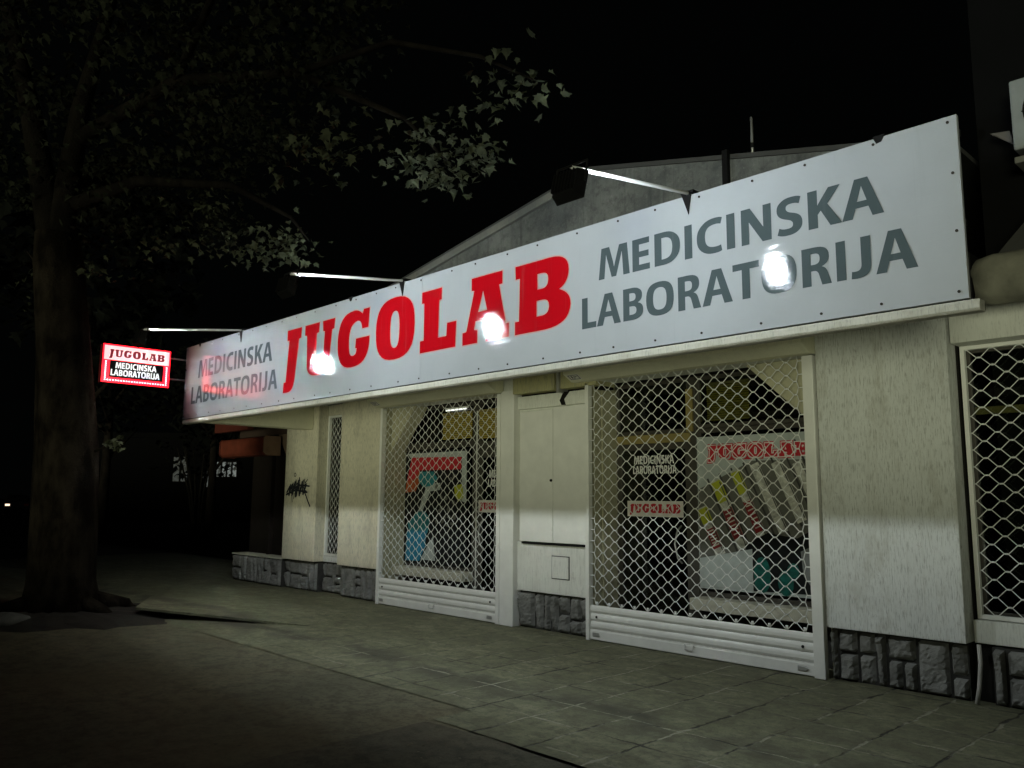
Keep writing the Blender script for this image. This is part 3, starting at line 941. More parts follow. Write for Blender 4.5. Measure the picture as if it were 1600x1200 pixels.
on_wall('rack_bars', [tilted(-4.25 + 0.13 * k, 1.40 + 0.07 * k, 0.02, 0.9 - 0.04 * k, 24) for k in range(-4, 7) if -4.75 < -4.25 + 0.13 * k - 0.19 and -4.25 + 0.13 * k + 0.2 < -3.35], plain('rack_dark', (0.04, 0.04, 0.035), 0.4), p2, y - 0.001)
tubes = [(-4.68, 1.18, 0.115, 0.52), (-4.47, 1.36, 0.115, 0.74), (-4.24, 1.44, 0.10, 0.78), (-4.03, 1.52, 0.10, 0.72), (-3.82, 1.58, 0.10, 0.62), (-3.62, 1.62, 0.10, 0.52)]
ang = 24
for mat_, nm, dy, part in ((plain("tube_clear", (0.50, 0.50, 0.44), 0.3, 0.45, 22), "tube_bodies", 0.002, 0), (YL, "tube_caps", 0.004, 1), (DRED, "tube_labels", 0.0045, 2), (plain("tube_marks", (0.55, 0.53, 0.46), 0.4, 0.2, 12), "tube_print", 0.006, 3), (plain("tube_shade", (0.07, 0.07, 0.06), 0.4), "tube_shade", 0.0065, 4)):
    cs = []
    for i_, (cx, cz, w_, h_) in enumerate(tubes):
        dx_, dz_ = -math.sin(R(ang)), math.cos(R(ang))
        if part == 0: cs.append(tilted(cx, cz, w_, h_, ang))
        elif part == 1 and i_ < 3: cs.append(tilted(cx + dx_ * h_ * 0.32, cz + dz_ * h_ * 0.32, w_ * 1.05, h_ * 0.3, ang))
        elif part == 2 and i_ < 3: cs.append(tilted(cx - dx_ * h_ * 0.14, cz - dz_ * h_ * 0.14, w_ * 0.98, h_ * 0.42, ang))
        elif part == 4: cs.append(tilted(cx + 0.04, cz + 0.01, 0.012, h_ * 0.9, ang))
        elif part == 3:
            on_wall("tube_print", [tilted(cx + dx_ * h_ * q, cz + dz_ * h_ * q, w_ * 0.7, 0.013, ang) for q in [0.06 - 0.058 * k for k in range(7)]], mat_, p2, y - dy)
    if cs: on_wall(nm, cs, mat_, p2, y - dy)
on_wall("glove_shadow", [[(-4.30, 1.06), (-4.05, 1.18), (-3.75, 1.14), (-3.34, 1.36), (-3.34, 0.64), (-4.22, 0.62), (-4.24, 0.86)][::-1]], DK, p2, y - 0.007)
on_wall("pale_tray", [[(-4.82, 0.90), (-4.22, 1.02), (-4.22, 0.64), (-4.82, 0.62)][::-1]], LT, p2, y - 0.0075)
on_wall("pale_sleeve", [[(-3.72, 1.02), (-3.34, 1.20), (-3.34, 0.64), (-3.58, 0.64), (-3.70, 0.80)][::-1]], plain("poster_sleeve", (0.20, 0.21, 0.20), 0.4, 0.2, 9), p2, y - 0.008)
gl = []
for (cx, cz, rx_, rz_) in ((-4.12, 0.78, 0.09, 0.17), (-4.14, 0.68, 0.07, 0.06), (-3.88, 0.72, 0.08, 0.12), (-3.80, 0.84, 0.06, 0.07)):
    gl.append([(cx + rx_ * math.cos(a * math.pi / 8), cz + rz_ * math.sin(a * math.pi / 8)) for a in range(16)])
m = MB()
for i_, b in enumerate(gl):
    m.add([(a, y - 0.0085 - i_ * 0.0004, c) for a, c in b], [tuple(range(16))])
m.build("teal_gloves", GN, p2)


def sticker(x0, x1, z0, z1, y, label):
    t = thing("door_sticker", label, "sticker", (x0, y, z0), "white stickers with red lettering on the glass doors")
    box("sheet", STICKER, t, x0, x1, y - 0.003, y, z0, z1, 0)
    on_wall("lettering", slab_contours(x0 + 0.05 * (x1 - x0), x1 - 0.05 * (x1 - x0), z0 + 0.25 * (z1 - z0), z1 - 0.2 * (z1 - z0)), RED_INK, t, y - 0.005, 0.002)


sticker(-5.76, -5.02, 1.305, 1.475, 0.455, "white sticker with red lettering on the door glass behind the wider shutter")
sticker(-8.22, -7.50, 1.305, 1.465, 0.415, "white sticker with red lettering half hidden by the metal post of the narrower shutter")


def door_text(x0, x1, z0, z1, y, label):
    t = thing("door_lettering", label, "lettering", (x0, y, z0), "white vinyl lettering on the glass doors")
    h = (z1 - z0)
    on_wall("upper_line", sans_contours("MEDICINSKA", x0 + 0.03 * (x1 - x0), x1 - 0.05 * (x1 - x0), z0 + 0.54 * h, z1), WTEXT, t, y)
    on_wall("lower_line", sans_contours("LABORATORIJA", x0, x1, z0, z0 + 0.44 * h), WTEXT, t, y)


door_text(-5.68, -5.10, 1.77, 1.97, 0.455, "white two line lettering above the sticker on the wider shutter's door")
door_text(-8.04, -7.42, 1.64, 1.86, 0.415, "white two line lettering above the sticker next to the metal post")

# graffiti on the end panel
gm = MB()
rnd = random.Random(11)


def stroke(pts, w_):
    for (a, b), (c, d_) in zip(pts[:-1], pts[1:]):
        L = math.hypot(c - a, d_ - b) or 1e-6
        nx, nz = -(d_ - b) / L * w_ / 2, (c - a) / L * w_ / 2
        k = len(gm.v) * 1e-6
        gm.add([(a + nx, -0.004 - k, b + nz), (c + nx, -0.004 - k, d_ + nz), (c - nx, -0.004 - k, d_ - nz), (a - nx, -0.004 - k, b - nz)], [(0, 1, 2, 3)])


zig = [(-12.60, 1.55), (-12.50, 1.66), (-12.52, 1.50), (-12.42, 1.70), (-12.42, 1.50), (-12.33, 1.74), (-12.30, 1.48), (-12.22, 1.76), (-12.18, 1.50), (-12.10, 1.74), (-12.06, 1.52), (-11.98, 1.70)]
stroke(zig, 0.035)
stroke([(a + 0.03, b + 0.03 + 0.02 * math.sin(a * 40)) for a, b in zig], 0.022)
stroke([(-12.62, 1.52), (-12.3, 1.60), (-11.92, 1.56)], 0.03)
stroke([(-12.45, 1.58), (-12.2, 1.68), (-11.86, 1.66)], 0.025)
stroke([(-12.10, 1.60), (-12.0, 1.55), (-11.90, 1.42), (-11.82, 1.33)], 0.03)
stroke([(-12.04, 1.78), (-11.98, 1.62)], 0.022)
stroke([(-12.34 + 0.03 * math.cos(t * 0.7), 1.85 + 0.03 * math.sin(t * 0.7)) for t in range(10)], 0.014)
for k in range(14):
    a, b = rnd.uniform(-12.5, -12.0), rnd.uniform(1.50, 1.72)
    stroke([(a, b), (a + rnd.uniform(-0.06, 0.1), b + rnd.uniform(-0.12, 0.12))], 0.018)
gm.build("graffiti", plain("graffiti_paint", (0.02, 0.022, 0.026), 0.5), B)

# orange awning cassette by the dark bay
oc = thing("awning_cassette", "faded orange awning box over the dark bay at the far end", "awning", (-13.4, -0.3, 2.2))
MB().prism_yz([(-0.02, 2.50), (-0.30, 2.50), (-0.33, 2.46), (-0.33, 2.24), (-0.27, 2.19), (-0.02, 2.19)], -14.52, -12.86).build("box", ORANGE, oc, 0.02, False, 3)
MB().prism_yz([(-0.02, 2.51), (-0.30, 2.51), (-0.34, 2.465), (-0.34, 2.235), (-0.275, 2.18), (-0.02, 2.18)], -14.545, -14.522).build("end_cap", REDBROWN, oc, 0.004)
MB().prism_yz([(-0.02, 2.51), (-0.30, 2.51), (-0.34, 2.465), (-0.34, 2.235), (-0.275, 2.18), (-0.02, 2.18)], -12.858, -12.835).build("end_cap", plain("faded_cap", (0.20, 0.12, 0.08), 0.7), oc, 0.004)

# ------------------------------------------------------------------ long sign
SG = thing("shop_sign", "long glossy white shop sign with red slab lettering along the canopy edge", "sign", (-7, -1.89, 2.6))
YS = -1.89
XA, XB = -12.45, -1.465
m = MB().box(XA, -6.552, YS, YS + 0.03, 2.645, 3.752).box(-6.549, XB, YS, YS + 0.03, 2.645, 3.752)
m.build("panel", SIGNW, SG, 0.002)
box("panel_edge", BLACK, SG, XA + 0.01, XB - 0.01, YS + 0.031, YS + 0.05, 2.632, 3.745, 0)
pr = [(YS + 0.012, 2.638), (YS + 0.004, 2.62), (YS + 0.004, 2.585), (YS + 0.02, 2.570), (YS + 0.10, 2.570), (YS + 0.10, 2.638)]
MB().prism_yz(pr, XA - 0.01, XB + 0.05).build("lower_trim", stucco("trim_paint", (0.55, 0.54, 0.47), 0.6, 1.0), SG, 0.003)
m = MB()
for xx in [XA + 0.05 + k * (XB - XA - 0.12) / 13 for k in range(14)]:
    m.box(xx, xx + 0.04, YS + 0.052, YS + 0.092, 2.64, 3.74)
m.box(XA + 0.02, XB - 0.02, YS + 0.093, YS + 0.13, 3.66, 3.70).box(XA + 0.02, XB - 0.02, YS + 0.093, YS + 0.13, 3.10, 3.14)
for xx in (-12.0, -9.5, -7.0, -4.5, -2.0):
    m.tube([(xx, YS + 0.13, 3.68), (xx, -0.35, 3.17)], 0.02, 6)
m.build("back_frame", BLACK, SG)
on_wall("letter_edge", [contour(p) for p in SLAB], SIGNPINK, SG, YS - 0.002, 0.012)
on_wall("red_lettering", [contour(p) for p in SLAB], SIGNRED, SG, YS - 0.004)
for (tx, a, b, c, d_, sl) in (("MEDICINSKA", -4.19, -1.92, 3.262, 3.520, 0), ("LABORATORIJA", -4.385, -1.74, 2.880, 3.138, 0),
                              ("MEDICINSKA", -11.96, -9.70, 3.235, 3.495, 0), ("LABORATORIJA", -12.18, -9.53, 2.855, 3.112, 0)):
    on_wall("grey_lettering", sans_contours(tx, a, b, c, d_), SIGNGREY, SG, YS - 0.003)
m = MB()
n = 26
rnd = random.Random(5)
for k in range(n + 1):
    for z in (3.715, 2.69):
        xx = XA + 0.05 + (XB - XA - 0.10) * k / n + rnd.uniform(-0.05, 0.05) * (0 < k < n)
        m.tube([(xx, YS - 0.001, z), (xx, YS - 0.006, z)], 0.009, 8)
for z in (3.4, 3.05):
    for xx in (XA + 0.04, XB - 0.04):
        m.tube([(xx, YS - 0.001, z), (xx, YS - 0.006, z)], 0.009, 8)
m.build("screws", plain("rusty_screw", (0.03, 0.025, 0.02), 0.5), SG)
for xx in (-1.92, -7.88, -11.96):
    MB().prism_xz([(xx - 0.035, 3.765), (xx - 0.01, 3.715), (xx + 0.02, 3.72), (xx + 0.045, 3.765)], YS - 0.006, YS + 0.06).build("clip", BLACK, SG)

# ------------------------------------------------------------------ floodlights on arms
def flood_emission():
    """lens of the floodlight: wide-angle optic, brighter away from its axis"""
    t = NT("floodlight_lens")
    g = t.n("ShaderNodeNewGeometry")
    dt = t.n("ShaderNodeVectorMath", operation='DOT_PRODUCT')
    t.l(g.outputs["Incoming"], dt.inputs[0])
    t.l(g.outputs["Normal"], dt.inputs[1])
    c = t.math('MAXIMUM', t.math('ABSOLUTE', dt.outputs["Value"]), 0.45)
    s = t.math('MULTIPLY', t.math('POWER', c, -2.2), FLOOD)
    e = t.n("ShaderNodeEmission")
    e.inputs[0].default_value = (0.83, 0.94, 1.0, 1)
    t.l(s, e.inputs[1])
    t.l(e.outputs[0], t.out.inputs["Surface"])
    t.m.cycles.emission_sampling = 'FRONT'
    return t.m


FLOOD = 700.0
BEAM = 85.0
LENS = flood_emission()


def beam_light(name, loc, parent, share=1.0):
    """the floodlight's downward beam, cut off along a plane just under the sign's lower edge"""
    L = bpy.data.lights.new(name, 'POINT')
    L.energy = BEAM * share
    L.shadow_soft_size = 0.07
    L.color = (0.97, 1.0, 0.93)
    L.use_nodes = True
    nt = L.node_tree
    em = nt.nodes["Emission"]
    g = nt.nodes.new("ShaderNodeNewGeometry")
    def dot(vec):
        v = nt.nodes.new("ShaderNodeVectorMath")
        v.operation = 'DOT_PRODUCT'
        v.inputs[1].default_value = vec
        nt.links.new(g.outputs["Incoming"], v.inputs[0])
        return v.outputs["Value"]
    def smooth(s, a, b):
        m_ = nt.nodes.new("ShaderNodeMapRange")
        m_.interpolation_type = 'SMOOTHSTEP'
        m_.inputs["From Min"].default_value = a
        m_.inputs["From Max"].default_value = b
        nt.links.new(s, m_.inputs["Value"])
        return m_.outputs[0]
    e = R(32.0)
    a = smooth(dot((0, -math.sin(e), -math.cos(e))), 0.0, 0.04)
    b = smooth(dot((0, 1, 0)), -0.62, 0.25)
    mu = nt.nodes.new("ShaderNodeMath")
    mu.operation = 'MULTIPLY'
    nt.links.new(a, mu.inputs[0])
    nt.links.new(b, mu.inputs[1])
    nt.links.new(mu.outputs[0], em.inputs["Strength"])
    o = bpy.data.objects.new(name, L)
    o.location = loc
    COL.objects.link(o)
    o.parent = parent
    o.matrix_parent_inverse = Matrix.Translation(-parent.location)
    return o


def floodlight(x, label, tilt=14, share=1.0):
    t = thing("floodlight", label, "floodlight", (x, YS, 3.75), "floodlights on arms over the sign")
    tip = Vector((x, -3.20, 3.585))
    m = MB().tube([(x, YS + 0.10, 3.775), (x, YS - 0.02, 3.765), tip], 0.0135, 10)
    m.build("arm", plain("arm_paint", (0.55, 0.55, 0.53), 0.4, 0.04), t, 0, True)
    m = MB().prism_xz([(x - 0.055, 3.765), (x + 0.005, 3.60), (x + 0.028, 3.75), (x + 0.02, 3.765)], YS - 0.012, YS - 0.004)
    m.box(x - 0.06, x + 0.05, YS - 0.012, YS + 0.09, 3.766, 3.785)
    m.build("bracket", BLACK, t)
    # head, built facing -y .. turned to face the sign and the wall foot
    c, s = math.cos(R(tilt)), math.sin(R(tilt))
    P0 = Vector((x, -3.215, 3.455))
    fw, up = Vector((0, c, -s)), Vector((0, s, c))
    def P(a, b, f):
        return P0 + Vector((a, 0, 0)) + up * b + fw * f
    hw, hh = 0.115, 0.098
    m = MB()
    vs = [P(-hw, -hh, 0.03), P(hw, -hh, 0.03), P(hw, hh, 0.03), P(-hw, hh, 0.03), P(-hw * .8, -hh * .8, -0.05), P(hw * .8, -hh * .8, -0.05), P(hw * .8, hh * .8, -0.05), P(-hw * .8, hh * .8, -0.05)]
    m.add(vs, [(0, 1, 2, 3), (4, 7, 6, 5), (0, 4, 5, 1), (1, 5, 6, 2), (2, 6, 7, 3), (3, 7, 4, 0)])
    for k in range(7):
        a = -hw * .7 + k * hw * 1.4 / 6
        q = [P(a - 0.003, -hh * .7, -0.051), P(a + 0.003, -hh * .7, -0.051), P(a + 0.003, hh * .7, -0.051), P(a - 0.003, hh * .7, -0.051),
             P(a - 0.003, -hh * .7, -0.075), P(a + 0.003, -hh * .7, -0.075), P(a + 0.003, hh * .7, -0.075), P(a - 0.003, hh * .7, -0.075)]
        m.add(q, [(0, 1, 2, 3), (4, 7, 6, 5), (0, 4, 5, 1), (1, 5, 6, 2), (2, 6, 7, 3), (3, 7, 4, 0)])
    m.build("housing", BLACK, t)
    m = MB()
    for sx in (-1, 1):
        m.tube([P(sx * (hw + 0.012), 0, 0.0), P(sx * (hw + 0.012), hh + 0.05, -0.01)], 0.008, 6)
    m.tube([P(-hw - 0.012, hh + 0.05, -0.01), P(hw + 0.012, hh + 0.05, -0.01)], 0.008, 6)
    m.tube([P(0, hh + 0.05, -0.01), tip], 0.012, 6)
    m.build("yoke", BLACK, t)
    lens = MB().add([P(-hw * .40, -hh * .42, 0.034), P(hw * .40, -hh * .42, 0.034), P(hw * .40, hh * .42, 0.034), P(-hw * .40, hh * .42, 0.034)], [(3, 2, 1, 0)])
    lo = lens.build("lens", LENS, t)
    beam_light("beam", P(0, -0.02, 0.06), t, share)


floodlight(-3.32, "floodlight on a white arm nearest the grey lettering, before the concrete gable", share=0.4)
floodlight(-6.88, "floodlight on a white arm above the middle of the red lettering")
floodlight(-10.60, "floodlight on a white arm nearest the glowing red sign")

# ------------------------------------------------------------------ projecting light sign
LS = thing("projecting_sign", "small glowing red and white light box sign sticking out past the long sign", "sign", (-12.45, -2.6, 3.1))
LX = -12.40
ly0, ly1, lz0, lz1 = -3.11, -2.15, 3.10, 3.655
E_RED, E_DOT, E_WHITE = emit("led_red", (1.0, 0.006, 0.014), 5.2, True), emit("led_dots", (1.0, 0.42, 0.45), 7.0), emit("led_white", (1.0, 0.66, 0.66), 1.1)
E_TXT = emit("led_text", (1.0, 0.98, 0.95), 1.1)
box("case", plain("case_red", (0.14, 0.01, 0.012), 0.5), LS, LX - 0.12, LX - 0.002, ly0, ly1, lz0, lz1, 0.004)
WW, HH = ly1 - ly0, lz1 - lz0


def led(name, cs, mat, dx):
    return flat(name, [[(ly0 + a * WW, lz0 + b * HH) for a, b in c] for c in cs], mat, LS, (LX + dx, 0, 0), YU, ZU)


led("red_border", [rect(0.0, 1.0, 0.0, 1.0)], E_RED, 0.002)
led("white_panel", [rect(0.02, 0.98, 0.595, 0.965)], E_WHITE, 0.005)
led("black_panel", [rect(0.105, 0.905, 0.135, 0.585)], plain("led_black", (0.015, 0.012, 0.012), 0.4), 0.005)
dots = []
def dot_(a, b):
    dots.append([(a + 0.0105 * math.cos(k * math.pi / 4), b + 0.018 * math.sin(k * math.pi / 4)) for k in range(8)])
for k in range(24): dot_(0.05 + k * 0.9 / 23, 0.065)
for k in range(9):
    dot_(0.05, 0.12 + k * 0.052); dot_(0.95, 0.12 + k * 0.052)
led("lamp_dots", dots, E_DOT, 0.008)
led("slab_lettering", [[(a, b) for a, b in c] for c in slab_contours(0.09, 0.91, 0.68, 0.875)], emit("led_letter_red", (0.17, 0.003, 0.010), 1.0), 0.008)
led("white_lettering", sans_contours("MEDICINSKA", 0.19, 0.79, 0.385, 0.54), E_TXT, 0.008)
led("white_lettering", sans_contours("LABORATORIJA", 0.125, 0.845, 0.19, 0.35), E_TXT, 0.008)
for z in (3.56, 3.245):
    MB().tube([(LX - 0.06, ly1, z), (LX - 0.06, YS + 0.05, z)], 0.013, 8).build("arm", GREY_METAL, LS, 0, True)
m = MB()
m.tube([(LX - 0.03, -2.16, 3.5), (LX - 0.02, -2.05, 3.36), (LX - 0.03, -1.93, 3.33), (LX - 0.03, YS + 0.03, 3.48)], 0.006, 6)
m.build("cable", BLACK, LS, 0, True)

# ------------------------------------------------------------------ right side: awning, air conditioner, antenna
aw = thing("rolled_awning", "dirty pale rolled canvas awning hanging beside the right end of the long sign", "awning", (-1.5, -0.5, 3.0))
rnd = random.Random(21)
nx, na = 40, 26
vs, fs = [], []
for i in range(nx + 1):
    x = -1.82 + i * 0.11
    for k in range(na):
        a = 2 * math.pi * k / na
        ry, rz = 0.15, 0.185
        wv = 1 + 0.05 * math.sin(3 * a + x * 2.1) + 0.04 * math.sin(5 * a - x * 5.3) + rnd.uniform(-0.012, 0.012)
        endf = 0.86 if i == 0 else 1
        vs.append((x + 0.015 * math.sin(4 * a), -0.45 + ry * wv * math.cos(a) * endf, 3.085 - 0.012 * math.sin(x * 3) + rz * wv * math.sin(a) * endf))
for i in range(nx):
    for k in range(na):
        fs.append((i * na + k, i * na + (k + 1) % na, (i + 1) * na + (k + 1) % na, (i + 1) * na + k))
fs.append(tuple(range(na)))
MB().add(vs, fs).build("canvas_roll", CANVAS, aw, 0, True)
MB().add([(-1.72, -0.36, 3.27), (2.6, -0.36, 3.27), (2.6, 0.40, 4.40), (-1.05, 0.40, 4.40), (-1.72, -0.35, 3.26), (2.6, -0.35, 3.26), (2.6, 0.41, 4.39), (-1.05, 0.41, 4.39)],
         [(0, 1, 2, 3), (7, 6, 5, 4), (0, 4, 5, 1), (1, 5, 6, 2), (2, 6, 7, 3), (3, 7, 4, 0)]).build("canvas_slope", CANVAS_D, aw)
box("end_bracket", WHITE_METAL, aw, -1.905, -1.88, -0.47, -0.42, 2.95, 3.30, 0.004)
box("end_plate", BLACK, aw, -1.878, -1.835, -0.55, -0.25, 2.90, 3.29, 0.01)

ac = thing("air_conditioner", "white outdoor air conditioner unit mounted high on the dark wall at the right edge", "air conditioner", (-1.2, 0.1, 4.3))
AY = 0.08
box("casing", plain("ac_paint", (0.27, 0.29, 0.285), 0.45, 0.08), ac, -1.655, -0.83, AY, AY + 0.30, 4.20, 4.77, 0.015)
m = MB()
cx, cz = -1.36, 4.49
for rr in [0.03 + 0.018 * k for k in range(11)]:
    m.tube([(cx + rr * math.cos(a * math.pi / 14), AY - 0.012, cz + rr * math.sin(a * math.pi / 14)) for a in range(29)], 0.0032, 4, False)
for k in range(8):
    a = k * math.pi / 4
    m.tube([(cx + 0.02 * math.cos(a), AY - 0.014, cz + 0.02 * math.sin(a)), (cx + 0.22 * math.cos(a), AY - 0.014, cz + 0.22 * math.sin(a))], 0.0035, 4)
m.build("fan_grille", BLACK, ac)
m = MB().add([(cx + 0.215 * math.cos(a * math.pi / 16), AY - 0.002, cz + 0.215 * math.sin(a * math.pi / 16)) for a in range(32)], [tuple(range(31, -1, -1))])
m.build("fan_opening", DARK, ac)
m = MB()
for xx in (-1.58, -0.95):
    m.box(xx, xx + 0.04, AY - 0.02, 0.45, 4.155, 4.195).box(xx, xx + 0.04, 0.40, 0.45, 3.85, 4.155)
    m.tube([(xx + 0.02, AY + 0.02, 4.16), (xx + 0.02, 0.42, 3.90)], 0.012, 6)
m.build("bracket", GREY_METAL, ac)
m = MB().box(-1.66, -0.83, AY + 0.02, AY + 0.28, 4.10, 4.152)
m.build("drip_tray", plain("tray_paint", (0.2, 0.2, 0.18), 0.6), ac, 0.006)
m = MB().add([(-1.86, 0.28, 4.47), (-1.72, 0.28, 4.45), (-1.70, 0.28, 4.33), (-1.86, 0.30, 4.47), (-1.72, 0.30, 4.45), (-1.70, 0.30, 4.33)], [(0, 1, 2), (5, 4, 3), (0, 3, 4, 1), (1, 4, 5, 2), (2, 5, 3, 0)])
m.tube([(-1.84, 0.29, 4.46), (-1.75, 0.44, 4.44)], 0.012, 6)
m.build("side_plate", plain("plate_paint", (0.13, 0.12, 0.11), 0.6), ac)

an = thing("roof_pole", "thin grey antenna pole rising over the right slope of the gable", "pole", (-3.9, 0.2, 4.7))
MB().tube([(-3.94, 0.2, 4.70), (-3.94, 0.2, 5.30)], 0.014, 6).build("mast", GREY_METAL, an, 0, True)
MB().tube([(-3.94, 0.2, 4.98), (-3.94, 0.2, 5.03)], 0.022, 6).build("clamp", BLACK, an)
gs = thing("roof_strut", "short dark metal strut fixed upright to the gable face", "strut", (-4.1, -0.05, 4.5))
box("bar", BLACK, gs, -4.135, -4.075, -0.06, -0.003, 4.40, 4.93, 0.004)
box("foot_plate", BLACK, gs, -4.17, -4.04, -0.03, -0.003, 4.36, 4.398, 0.003)

# ------------------------------------------------------------------ trees
def leaf_shape():
    """a lobed plane-tree leaf, tip along +y, stalk at the origin"""
    half = [(0.00, 0.02), (0.16, -0.02), (0.42, 0.10), (0.30, 0.24), (0.56, 0.46), (0.30, 0.48), (0.22, 0.62), (0.12, 0.70)]
    return [(x, y) for x, y in half] + [(0.0, 1.0)] + [(-x, y) for x, y in reversed(half[1:])]


LEAF = leaf_shape()


def leaf(vs, fs, p, size, rnd, droop=0.5):
    az = rnd.uniform(0, 2 * math.pi)
    dr = Vector((math.cos(az), math.sin(az), -droop * rnd.uniform(0.2, 1.8))).normalized()
    side = dr.cross(Vector((rnd.uniform(-0.5, 0.5), rnd.uniform(-0.5, 0.5), 1))).normalized()
    nn = side.cross(dr)
    o = len(vs)
    cup = rnd.uniform(-0.5, 0.8)
    rnd_curl = rnd.uniform(-0.1, 0.5)
    for x, y in LEAF:
        vs.append(tuple(p + (side * x + dr * y + nn * (cup * x * x * 2 - rnd_curl * y * y)) * size))
    fs.append(tuple(range(o, o + len(LEAF))))


def leafmat(name, col, var=0.4):
    t = NT(name)
    v = t.obj()
    n = t.noise(v, 5.0, 2)
    t.l(t.ramp(n, [(0.35, tuple(c * (1 - var) for c in col)), (0.65, tuple(c * (1 + var) for c in col))]), t.b.inputs["Base Color"])
    t.b.inputs["Roughness"].default_value = 0.75
    t.b.inputs["Specular IOR Level"].default_value = 0.06
    return t.m


def bark(name, lo, hi):
    t = NT(name)
    v = t.obj()
    n = t.noise(t.obj((1, 1, 0.45)), 5.0, 5, 0.6)
    c = t.ramp(n, [(0.40, lo), (0.52, tuple((a + b) / 2 for a, b in zip(lo, hi))), (0.66, hi)])
    t.l(c, t.b.inputs["Base Color"])
    t.b.inputs["Roughness"].default_value = 0.95
    t.b.inputs["Specular IOR Level"].default_value = 0.05
    t.bump(t.math('ADD', t.noise(v, 9, 5, 0.7), t.noise(v, 40, 4, 0.7)), 0.8, 0.03)
    return t.m


TREE = thing("plane_tree", "thick trunked plane tree with lobed leaves reaching over the sign", "tree", (-11.6, -3.6, 0))
rnd = random.Random(4)
m = MB()
path = [(-11.60, -3.60, -0.05), (-11.60, -3.60, 0.12), (-11.60, -3.61, 0.4), (-11.61, -3.64, 1.1), (-11.62, -3.70, 2.1), (-11.66, -3.82, 3.3), (-11.72, -3.96, 4.5), (-11.74, -4.0, 4.9)]
rads = [0.46, 0.43, 0.40, 0.38, 0.36, 0.32, 0.30, 0.26]
seg = 22
vs, fs = [], []
for i, (p, r0) in enumerate(zip(path, rads)):
    for k in range(seg):
        a = 2 * math.pi * k / seg
        rr = r0 * (1 + 0.06 * math.sin(3 * a + i * 0.6) + 0.035 * math.sin(7 * a + i) + (0.12 * max(0, math.sin(5 * a + 0.8)) if i < 2 else 0) + rnd.uniform(-0.012, 0.012))
        vs.append((p[0] + rr * math.cos(a), p[1] + rr * math.sin(a), p[2]))
for i in range(len(path) - 1):
    for k in range(seg):
        fs.append((i * seg + k, i * seg + (k + 1) % seg, (i + 1) * seg + (k + 1) % seg, (i + 1) * seg + k))
tr = MB().add(vs, fs)
# surface roots
for a, L in ((0.35, 0.95), (1.3, 0.9), (-1.6, 0.8)):
    dx, dy = math.cos(a), math.sin(a)
    tr.tube([(-11.6 + dx * 0.35, -3.6 + dy * 0.35, 0.16), (-11.6 + dx * 0.75, -3.6 + dy * 0.75, 0.09), (-11.6 + dx * (L * .8), -3.6 + dy * (L * .8) + 0.08, 0.035), (-11.6 + dx * L, -3.6 + dy * L + 0.12, -0.03)], [0.12, 0.07, 0.045, 0.02], 8)
trunk = tr.build("trunk", bark("plane_bark", (0.006, 0.0045, 0.003), (0.026, 0.021, 0.015)), TREE, 0, True)
limbs = [
    ([(-11.74, -4.0, 4.7), (-11.78, -4.15, 5.4), (-11.9, -4.4, 6.6), (-12.1, -4.8, 8.2)], [0.20, 0.17, 0.13, 0.07]),
    ([(-11.70, -3.98, 4.7), (-11.62, -3.95, 5.5), (-11.5, -3.9, 6.6), (-11.2, -3.7, 8.2)], [0.19, 0.16, 0.12, 0.07]),
    ([(-11.6, -3.9, 5.3), (-10.6, -3.4, 5.5), (-9.4, -2.7, 5.3), (-8.5, -2.35, 4.75), (-8.15, -2.3, 4.40)], [0.10, 0.07, 0.045, 0.022, 0.008]),
    ([(-11.5, -3.9, 6.2), (-9.8, -3.3, 6.6), (-7.9, -2.7, 6.2), (-6.5, -2.2, 5.35), (-5.9, -2.05, 4.70)], [0.10, 0.075, 0.05, 0.025, 0.008]),
    ([(-7.9, -2.7, 6.2), (-6.2, -2.6, 5.9), (-5.0, -2.5, 5.3), (-4.3, -2.5, 4.8)], [0.04, 0.03, 0.018, 0.007]),
    ([(-9.8, -3.3, 6.6), (-8.0, -3.6, 6.9), (-6.0, -3.6, 6.6)], [0.06, 0.04, 0.015]),
    ([(-11.6, -3.9, 5.6), (-12.8, -3.2, 6.2), (-14.0, -2.6, 6.4)], [0.09, 0.06, 0.02]),
    ([(-11.3, -3.45, 2.05), (-11.15, -3.35, 2.12), (-10.95, -3.25, 2.20)], [0.02, 0.012, 0.005]),
]
m = MB()
for pts, rr in limbs:
    m.tube(pts, rr, 9)
m.build("limb", bark("limb_bark", (0.006, 0.005, 0.004), (0.014, 0.012, 0.009)), TREE, 0, True)
vs, fs = [], []
clumps = []
for _ in range(210):
    a, b, c = rnd.gauss(0, 1), rnd.gauss(0, 1), rnd.gauss(0, 1)
    q = Vector((a, b, c)).normalized() * rnd.uniform(0.3, 1.0) ** 0.5
    p = Vector((-10.0 + q.x * 5.2, -3.7 + q.y * 2.6, 7.2 + q.z * 2.5))
    if p.z < 4.9: continue
    clumps.append((p, 0.36, 22))
